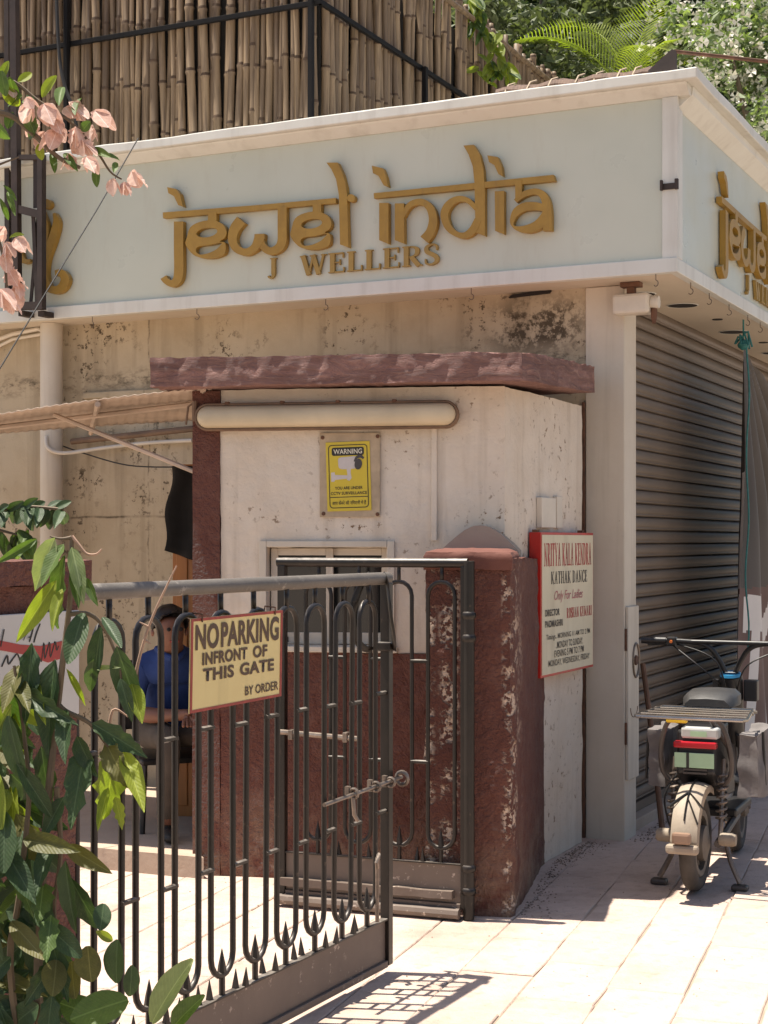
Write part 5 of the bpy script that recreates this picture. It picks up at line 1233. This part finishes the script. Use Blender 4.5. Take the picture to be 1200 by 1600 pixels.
LV = [ # base u,v  tip u,v  width px, colour, kind
 (86,840,48,925,34,'leaf_pale','long'),(100,850,62,915,26,'leaf_mid','long'),(100,868,82,985,27,'leaf_mid','wavy'),(112,855,133,940,24,'leaf_pale','long'),
 (88,907,23,1005,27,'leaf_lime','long'),(58,842,-10,882,14,'leaf_mid','long'),(97,920,80,984,18,'leaf_lime','long'),(135,903,152,947,14,'leaf_mid','long'),(118,880,122,950,18,'leaf_mid','long'),
 (130,958,106,1034,32,'leaf_dark','oval'),(158,980,144,1062,29,'leaf_dark','oval'),(146,1030,139,1088,20,'leaf_dark','long'),(160,965,190,1006,18,'leaf_dark','oval'),
 (182,1010,223,1128,38,'leaf_dark','long'),(206,1068,222,1128,26,'leaf_lime','long'),(188,1060,206,1128,20,'leaf_dark','long'),(150,1046,184,1040,8,'leaf_pale','long'),
 (50,1005,38,1132,31,'leaf_dark','wavy'),(86,1030,70,1182,40,'leaf_dark','long'),(102,1108,97,1190,27,'leaf_dark','long'),(143,1130,232,1180,30,'leaf_dark','wavy'),(104,1045,136,1105,10,'leaf_lime','long'),
 (30,1040,2,1112,28,'leaf_olive','long'),(2,1112,38,1172,30,'leaf_dark','long'),(22,1060,46,1110,24,'leaf_olive','long'),(55,1060,66,1130,20,'leaf_lime','long'),
 (134,1165,108,1292,38,'leaf_dark','wavy'),(120,1150,150,1215,28,'leaf_dark','long'),(180,1165,165,1288,46,'leaf_lime','wavy'),(192,1175,226,1262,30,'leaf_lime','long'),(170,1230,150,1297,15,'leaf_lime','long'),(180,1245,192,1296,16,'leaf_lime','wavy'),(165,1160,200,1230,34,'leaf_olive','wavy'),
 (64,1165,79,1268,30,'leaf_dark','wavy'),(100,1245,62,1312,24,'leaf_dark','long'),(105,1322,172,1364,26,'leaf_olive','long'),(84,1308,52,1394,30,'leaf_dark','long'),(102,1345,113,1462,28,'leaf_dark','long'),(110,1372,156,1457,36,'leaf_dark','long'),
 (88,1500,84,1553,38,'leaf_olive','oval'),(112,1502,115,1560,36,'leaf_olive','oval'),(137,1478,142,1535,40,'leaf_olive','oval'),(184,1468,178,1538,36,'leaf_dark','oval'),(206,1508,204,1558,25,'leaf_dark','oval'),(162,1412,158,1452,28,'leaf_dark','oval'),(150,1455,178,1470,14,'leaf_lime','oval'),
 (200,1562,112,1588,50,'leaf_mid','oval'),(152,1590,96,1566,44,'leaf_mid','oval'),(238,1598,286,1504,40,'leaf_pale','oval'),(270,1606,305,1560,30,'leaf_mid','oval'),(60,1570,20,1600,40,'leaf_dark','oval'),
]
for (u0, v0, u1, v1, wd, mt, kd) in LV:
    d0, d1 = random.uniform(-.05, .05), random.uniform(-.09, .05)
    put_leaf(shr, pp(u0, v0, d0*.4), pp(u1, v1, d1), wd*W*1.08, mt, kd)
rr = random.Random(5)
for k in range(190):
    v = rr.uniform(1060, 1620); wmax = 30+max(0, (v-1150))*.20
    u = rr.uniform(-60, min(118, wmax)); a = R(rr.gauss(90, 38)); ln = rr.uniform(60, 110)
    dy = rr.uniform(-.05, .25)
    put_leaf(shr, pp(u, v, dy), pp(u+ln*math.cos(a), v+ln*math.sin(a), dy+rr.uniform(-.08, .05)), rr.uniform(26, 40)*W, rr.choice(['leaf_dark', 'leaf_dark', 'leaf_dark', 'leaf_mid', 'leaf_olive', 'leaf_lime' if v < 1300 else 'leaf_dark']), rr.choice(['long', 'long', 'wavy', 'oval']))
# small dark leafed branch, further back
br = thing('leafy_branch_plant', 'small leaved dark green plant reaching in above the left pillar', 'plant', (-1.35, 4.05, 0))
p4 = lambda u, v, dy=0: P(u, v, 4.0+dy)
stem(br, [(-1.35, 4.05, 0), (-1.33, 4.03, 1.2), p4(-90, 830), p4(-20, 800), p4(40, 792), p4(100, 796)], .010); stem(br, [p4(-60, 815), p4(-10, 826), p4(25, 835), p4(55, 842)], .005)
for (u, v) in [(-15, 802), (-2, 800), (12, 797), (25, 795), (38, 793), (50, 793), (62, 793), (74, 794), (86, 795), (97, 797)]:
    for q in range(2):
        put_leaf(br, p4(u, v), p4(u+rr.uniform(-14, 10), v+rr.uniform(22, 48)*(1 if q == 0 else .7), rr.uniform(-.08, .08)), rr.uniform(15, 20)*.00163, 'leaf_dark', rr.choice(['oval', 'long']))
    if rr.random() < .6: put_leaf(br, p4(u, v), p4(u+rr.uniform(8, 26), v-rr.uniform(0, 14), rr.uniform(-.08, .08)), .022, 'leaf_dark', 'oval')
for k in range(16):
    u = rr.uniform(-25, 55); put_leaf(br, p4(u, rr.uniform(826, 842)), p4(u+rr.uniform(-15, 22), rr.uniform(850, 885), rr.uniform(-.08, .08)), rr.uniform(16, 24)*.00163, rr.choice(['leaf_dark', 'leaf_mid']), 'oval')
# bougainvillea
bg_ = thing('bougainvillea', 'bougainvillea with peach bracts arching in at the upper left', 'plant', (-1.9, 4.3, 0))
pb = lambda u, v, dy=0: P(u, v, 4.2+dy)
stem(bg_, [(-1.9, 4.3, 0), (-1.85, 4.28, 1.4), pb(-330, 330), pb(-120, 190), pb(0, 176), pb(50, 208), pb(90, 245), pb(125, 262)], .014)
stem(bg_, [pb(-60, 150), pb(10, 125), pb(60, 158), pb(110, 190), pb(150, 235), pb(172, 268), pb(190, 280)], .006); stem(bg_, [pb(-120, 190), pb(-70, 300), pb(-20, 340), pb(5, 400), pb(12, 470)], .008)
stem(bg_, [pb(-70, 300), pb(-30, 270), pb(30, 245)], .006)
def flower(u, v, s_, dy=0):
    c = pb(u, v, dy); base = c+Vector((random.uniform(-.3, .3), random.uniform(-.2, .2), 1)).normalized()*s_*.5
    a0 = random.uniform(0, 6.28); tip = Vector((random.uniform(-.5, .9), random.uniform(-.4, .1), -1)).normalized()
    for k in range(3):
        a = a0+k*2.094; out = Vector((math.cos(a), math.sin(a)*.8, 0))
        put_leaf(bg_, base, base+(tip*.95+out*.38)*s_, s_*.74, 'bract', random.choice(['oval', 'wavy', 'long']), out+Vector((0, 0, .25)), 'bract')
for (u, v, s_) in [(52,178,38),(74,183,44),(107,178,40),(148,192,42),(68,222,36),(94,222,40),(120,214,36),(128,236,34),(108,256,32),(136,262,34),(180,293,30),(204,284,36),(18,143,26),(88,200,30),
        (3,370,36),(22,386,34),(6,412,34),(14,440,40),(24,468,40),(2,470,40),(10,392,30),(-15,430,40),(60,200,30),(84,212,30),(112,236,30),(98,180,28),(140,208,28),(30,455,32),(12,478,34),(196,296,26),(40,165,26)]:
    if v < 900: flower(u, v, s_*.00171*.95, random.uniform(-.05, .05))
for (u0, v0, u1, v1, wd) in [(28,128,50,112,14),(66,152,85,118,18),(92,165,96,128,17),(118,180,122,147,14),(128,205,140,190,16),(35,150,8,160,22),(40,175,52,205,22),(30,165,5,135,22),(140,235,168,240,14),(160,245,190,246,12),(150,262,150,290,14),(178,270,182,250,10),
        (80,240,86,265,12),(10,150,0,110,20),(0,125,12,95,14),(60,195,40,215,20),(20,175,10,200,20),(100,240,118,262,12),(128,205,125,225,18),(15,120,25,160,20),(55,160,32,150,18),(60,225,66,250,14),(12,300,22,330,10),(0,310,14,345,9),(5,290,28,312,9),(15,372,34,364,9),(-10,190,10,215,20),(-25,160,-5,180,22)]:
    put_leaf(bg_, pb(u0, v0, random.uniform(-.03, .03)), pb(u1, v1, random.uniform(-.06, .06)), wd*.00171, random.choice(['leaf_mid', 'leaf_lime', 'leaf_mid']), 'oval')
# ---------------------------------------------------------------- trees behind the roof
def tree(label, x, y, blobs, n, size, mat, trunk_h, seed, blossom=0, group='trees behind the shop'):
    t = thing('leafy_tree', label, 'tree', (x, y, -.02), 0, group); rr = random.Random(seed)
    mb = MB(); mb.tube([(0, 0, 0), (.05, .03, trunk_h*.5), (0, .05, trunk_h)], [.16, .12, .09], 9)
    for (bx, by, bz, br_) in blobs: mb.tube([(0, .05, trunk_h*.85), (bx*.5, by*.5, (bz+trunk_h)*.5), (bx, by, bz)], [.07, .045, .015], 6)
    mb.build('trunk', M['stem'], t, 0, True)
    cb = MB(); fb = MB()
    for (bx, by, bz, br_) in blobs:
        for c in range(14):
            d = Vector((rr.gauss(0, 1), rr.gauss(0, 1), rr.gauss(0, 1))).normalized()*br_*rr.uniform(.3, 1); cc = Vector((bx, by, bz))+d
            for k in range(n//14//len(blobs)):
                p = cc+Vector((rr.gauss(0, .17), rr.gauss(0, .17), rr.gauss(0, .15)))*br_; s_ = size*rr.uniform(.6, 1.35)
                u = Vector((rr.uniform(-1, 1), rr.uniform(-1, 1), rr.uniform(-.9, .5))).normalized(); w_ = u.orthogonal(); w_ = (Matrix.Rotation(rr.uniform(0, 6.28), 3, u) @ w_).normalized(); nn = u.cross(w_)*.12*s_
                cb.add([p, p+u*s_*.5+w_*s_*.24+nn, p+u*s_, p+u*s_*.5-w_*s_*.24+nn], [(0, 1, 2), (0, 2, 3)])
            for k in range(blossom):
                p = cc+Vector((rr.gauss(0, .2), rr.gauss(0, .2), rr.gauss(0, .2)))*br_; s_ = rr.uniform(.025, .05)
                for q in range(4):
                    a = q*1.571+rr.random(); o_ = Vector((math.cos(a), rr.uniform(-.6, .2), math.sin(a))); o2 = Vector((math.cos(a+.9), rr.uniform(-.6, .2), math.sin(a+.9)))
                    fb.add([p, p+o_*s_, p+o2*s_], [(0, 1, 2)])
    props(cb.build('crown', M[mat], t), kind=None)
    if fb.v: fb.build('blossom', M['whiteink'], t)
    return t
tree('bushy tree with fine pale green leaves behind the bamboo corner', 1.25, 14.2, [(0, 0, 5.2, .9), (-.7, .2, 5.9, .8), (.7, 0, 5.7, .8), (.2, .3, 6.5, .9), (.9, .2, 4.6, .8)], 14000, .095, 'leaf_tree', 4.4, 1)
tree('tree full of small white blossom behind the roof corner', 3.35, 12.8, [(0, 0, 4.9, .8), (-.5, .1, 5.5, .7), (.6, 0, 5.4, .8), (.2, .2, 4.1, .8), (.2, .2, 6.1, .8), (.8, .1, 4.5, .8), (.0, -.2, 3.4, .7), (.8, 0, 3.5, .7)], 16000, .085, 'leaf_pale', 3.4, 2, 34)
tree('dense dark tree filling the gap behind the palms', 2.6, 17.0, [(0, 0, 5.5, 1.3), (-1.4, .2, 6.3, 1.2), (1.4, 0, 6.2, 1.3), (.2, .3, 7.6, 1.3), (2.8, 0, 5.6, 1.4), (2.6, .2, 7.6, 1.3), (-2.4, 0, 7.2, 1.2), (4.2, 0, 6.5, 1.4), (3.2, 0, 3.9, 1.3), (-1.2, 0, 4.9, 1.1), (-1.1, .1, 7.5, 1.0), (.6, .4, 6.6, 1.2)], 38000, .17, 'leaf_dark', 4.6, 3)
tree('yellow green creeper topped shrub beside the bamboo screen', 1.05, 13.3, [(0, 0, 5.55, .35), (.22, 0, 5.2, .3), (-.15, .1, 6.0, .35), (.35, .1, 5.75, .35), (.05, .1, 4.9, .28)], 1800, .11, 'leaf_tree', 4.8, 4)
# areca palms
def frond_mesh(seed, mat):
    rr = random.Random(seed); mb = MB(); n = 34; L = 1.6; pts = []
    for i in range(n+1):
        t = i/n; pts.append(Vector((L*(t*.85), 0, L*(.75*t-.62*t*t*1.15))))
    mb.tube(pts, [.014*(1-.85*i/n) for i in range(n+1)], 5)
    for i in range(4, n+1):
        p = pts[i]; d = (pts[i]-pts[i-1]).normalized(); ln = .46*math.sin(math.pi*(.18+.80*i/n))+.06
        for s_ in (-1, 1):
            for h in (0,):
                q = p-d*h*.05; o_ = (d*.75+Vector((0, s_*.85, .28))).normalized(); tip = q+o_*ln+Vector((0, 0, -.22*ln)); md = q+o_*ln*.5; w_ = d*.0085
                mb.add([q-w_*.4, q+w_*.4, md+w_, md-w_, tip], [(0, 1, 2, 3), (3, 2, 4)])
    return mb.mesh('frond', M[mat])
fm = [frond_mesh(1, 'leaf_lime'), frond_mesh(2, 'leaf_tree'), frond_mesh(3, 'leaf_tree')]
for (lab, x, y, h, n, sd) in (('areca palm with bright yellow green fronds behind the roof', 2.05, 13.2, 5.0, 15, 1), ('second areca palm partly hidden behind the brighter one', 1.45, 13.9, 4.6, 11, 2), ('low areca palm to the right of the other two palms', 2.65, 13.6, 4.3, 11, 3)):
    t = thing('areca_palm', lab, 'palm', (x, y, -.02), 0, 'palms behind the shop'); rr = random.Random(sd)
    mb = MB(); mb.tube([(0, 0, 0), (.03, 0, h*.5), (0, 0, h)], [.07, .055, .045], 9); mb.build('trunk', M['stem'], t, 0, True)
    for k in range(n):
        o = link('frond', fm[0] if (sd == 1 and k % 2 == 0) else fm[1+k % 2], t); o.location = (0, 0, h-.05+.02*k); o.rotation_euler = (R(rr.uniform(-12, 12)), R(rr.uniform(-60, 0)), k*2.4+rr.uniform(-.3, .3)); s_ = rr.uniform(.6, .95); o.scale = (s_, s_, s_)
# creeper leaves over the end of the bamboo screen
cr = thing('creeper', 'yellow green creeper hanging over the receding bamboo screen', 'plant', FS.w(BX-.02, BY+3.0, RZ))
stem(cr, [cr.location, P(800, 110, 11.6), P(770, 60, 11.5), P(745, 20, 11.3), P(738, -30, 11.2)], .012)
rr = random.Random(9)
for k in range(60):
    t = rr.random()**1.2; u = 738+(rr.random()**.7)*70*t+rr.uniform(-10, 14); v = 5+t*115+rr.uniform(-10, 10); ln = rr.uniform(13, 26); a = R(rr.gauss(80, 45))
    put_leaf(cr, P(u, v, 11.2), P(u+ln*math.cos(a), v+ln*math.sin(a), 11.1), rr.uniform(8, 13)*.0046, rr.choice(['leaf_lime', 'leaf_lime', 'leaf_mid']), 'oval')

# grit, dust and crumbs of plaster along the wall feet and on the paving
gr = MB(); rr = random.Random(77)
def crumb(x, y, s_):
    a = rr.uniform(0, 6.28); p = [(x+s_*math.cos(a+k*2.1)*rr.uniform(.6, 1), y+s_*math.sin(a+k*2.1)*rr.uniform(.6, 1), .0005) for k in range(3)]
    gr.add(p+[(x, y, s_*rr.uniform(.5, .9))], [(0, 1, 3), (1, 2, 3), (2, 0, 3)])
for k in range(420):
    t = rr.random(); a, b = ((.52, 6.26), (.76, 7.30)) if rr.random() < .4 else ((.76, 7.30), (1.0, 7.84))
    d = abs(rr.gauss(0, .05))+.012; crumb(a[0]+(b[0]-a[0])*t+d, a[1]+(b[1]-a[1])*t-d*.4, rr.uniform(.003, .009))
for k in range(220):
    t = rr.random(); d = abs(rr.gauss(0, .05))+.015; q = FX.w(t*1.6-.02, -d, 0); crumb(q.x, q.y, rr.uniform(.003, .010))
for k in range(260): crumb(rr.uniform(-.9, 2.2), rr.uniform(4.4, 7.0), rr.uniform(.002, .006))
o = gr.build('grit', plain('grey_brown_grit', (.22, .16, .12), .9, .4, 30)); props(o, 'fine grit and plaster crumbs along the wall foot', 'grit', None, 'stuff')
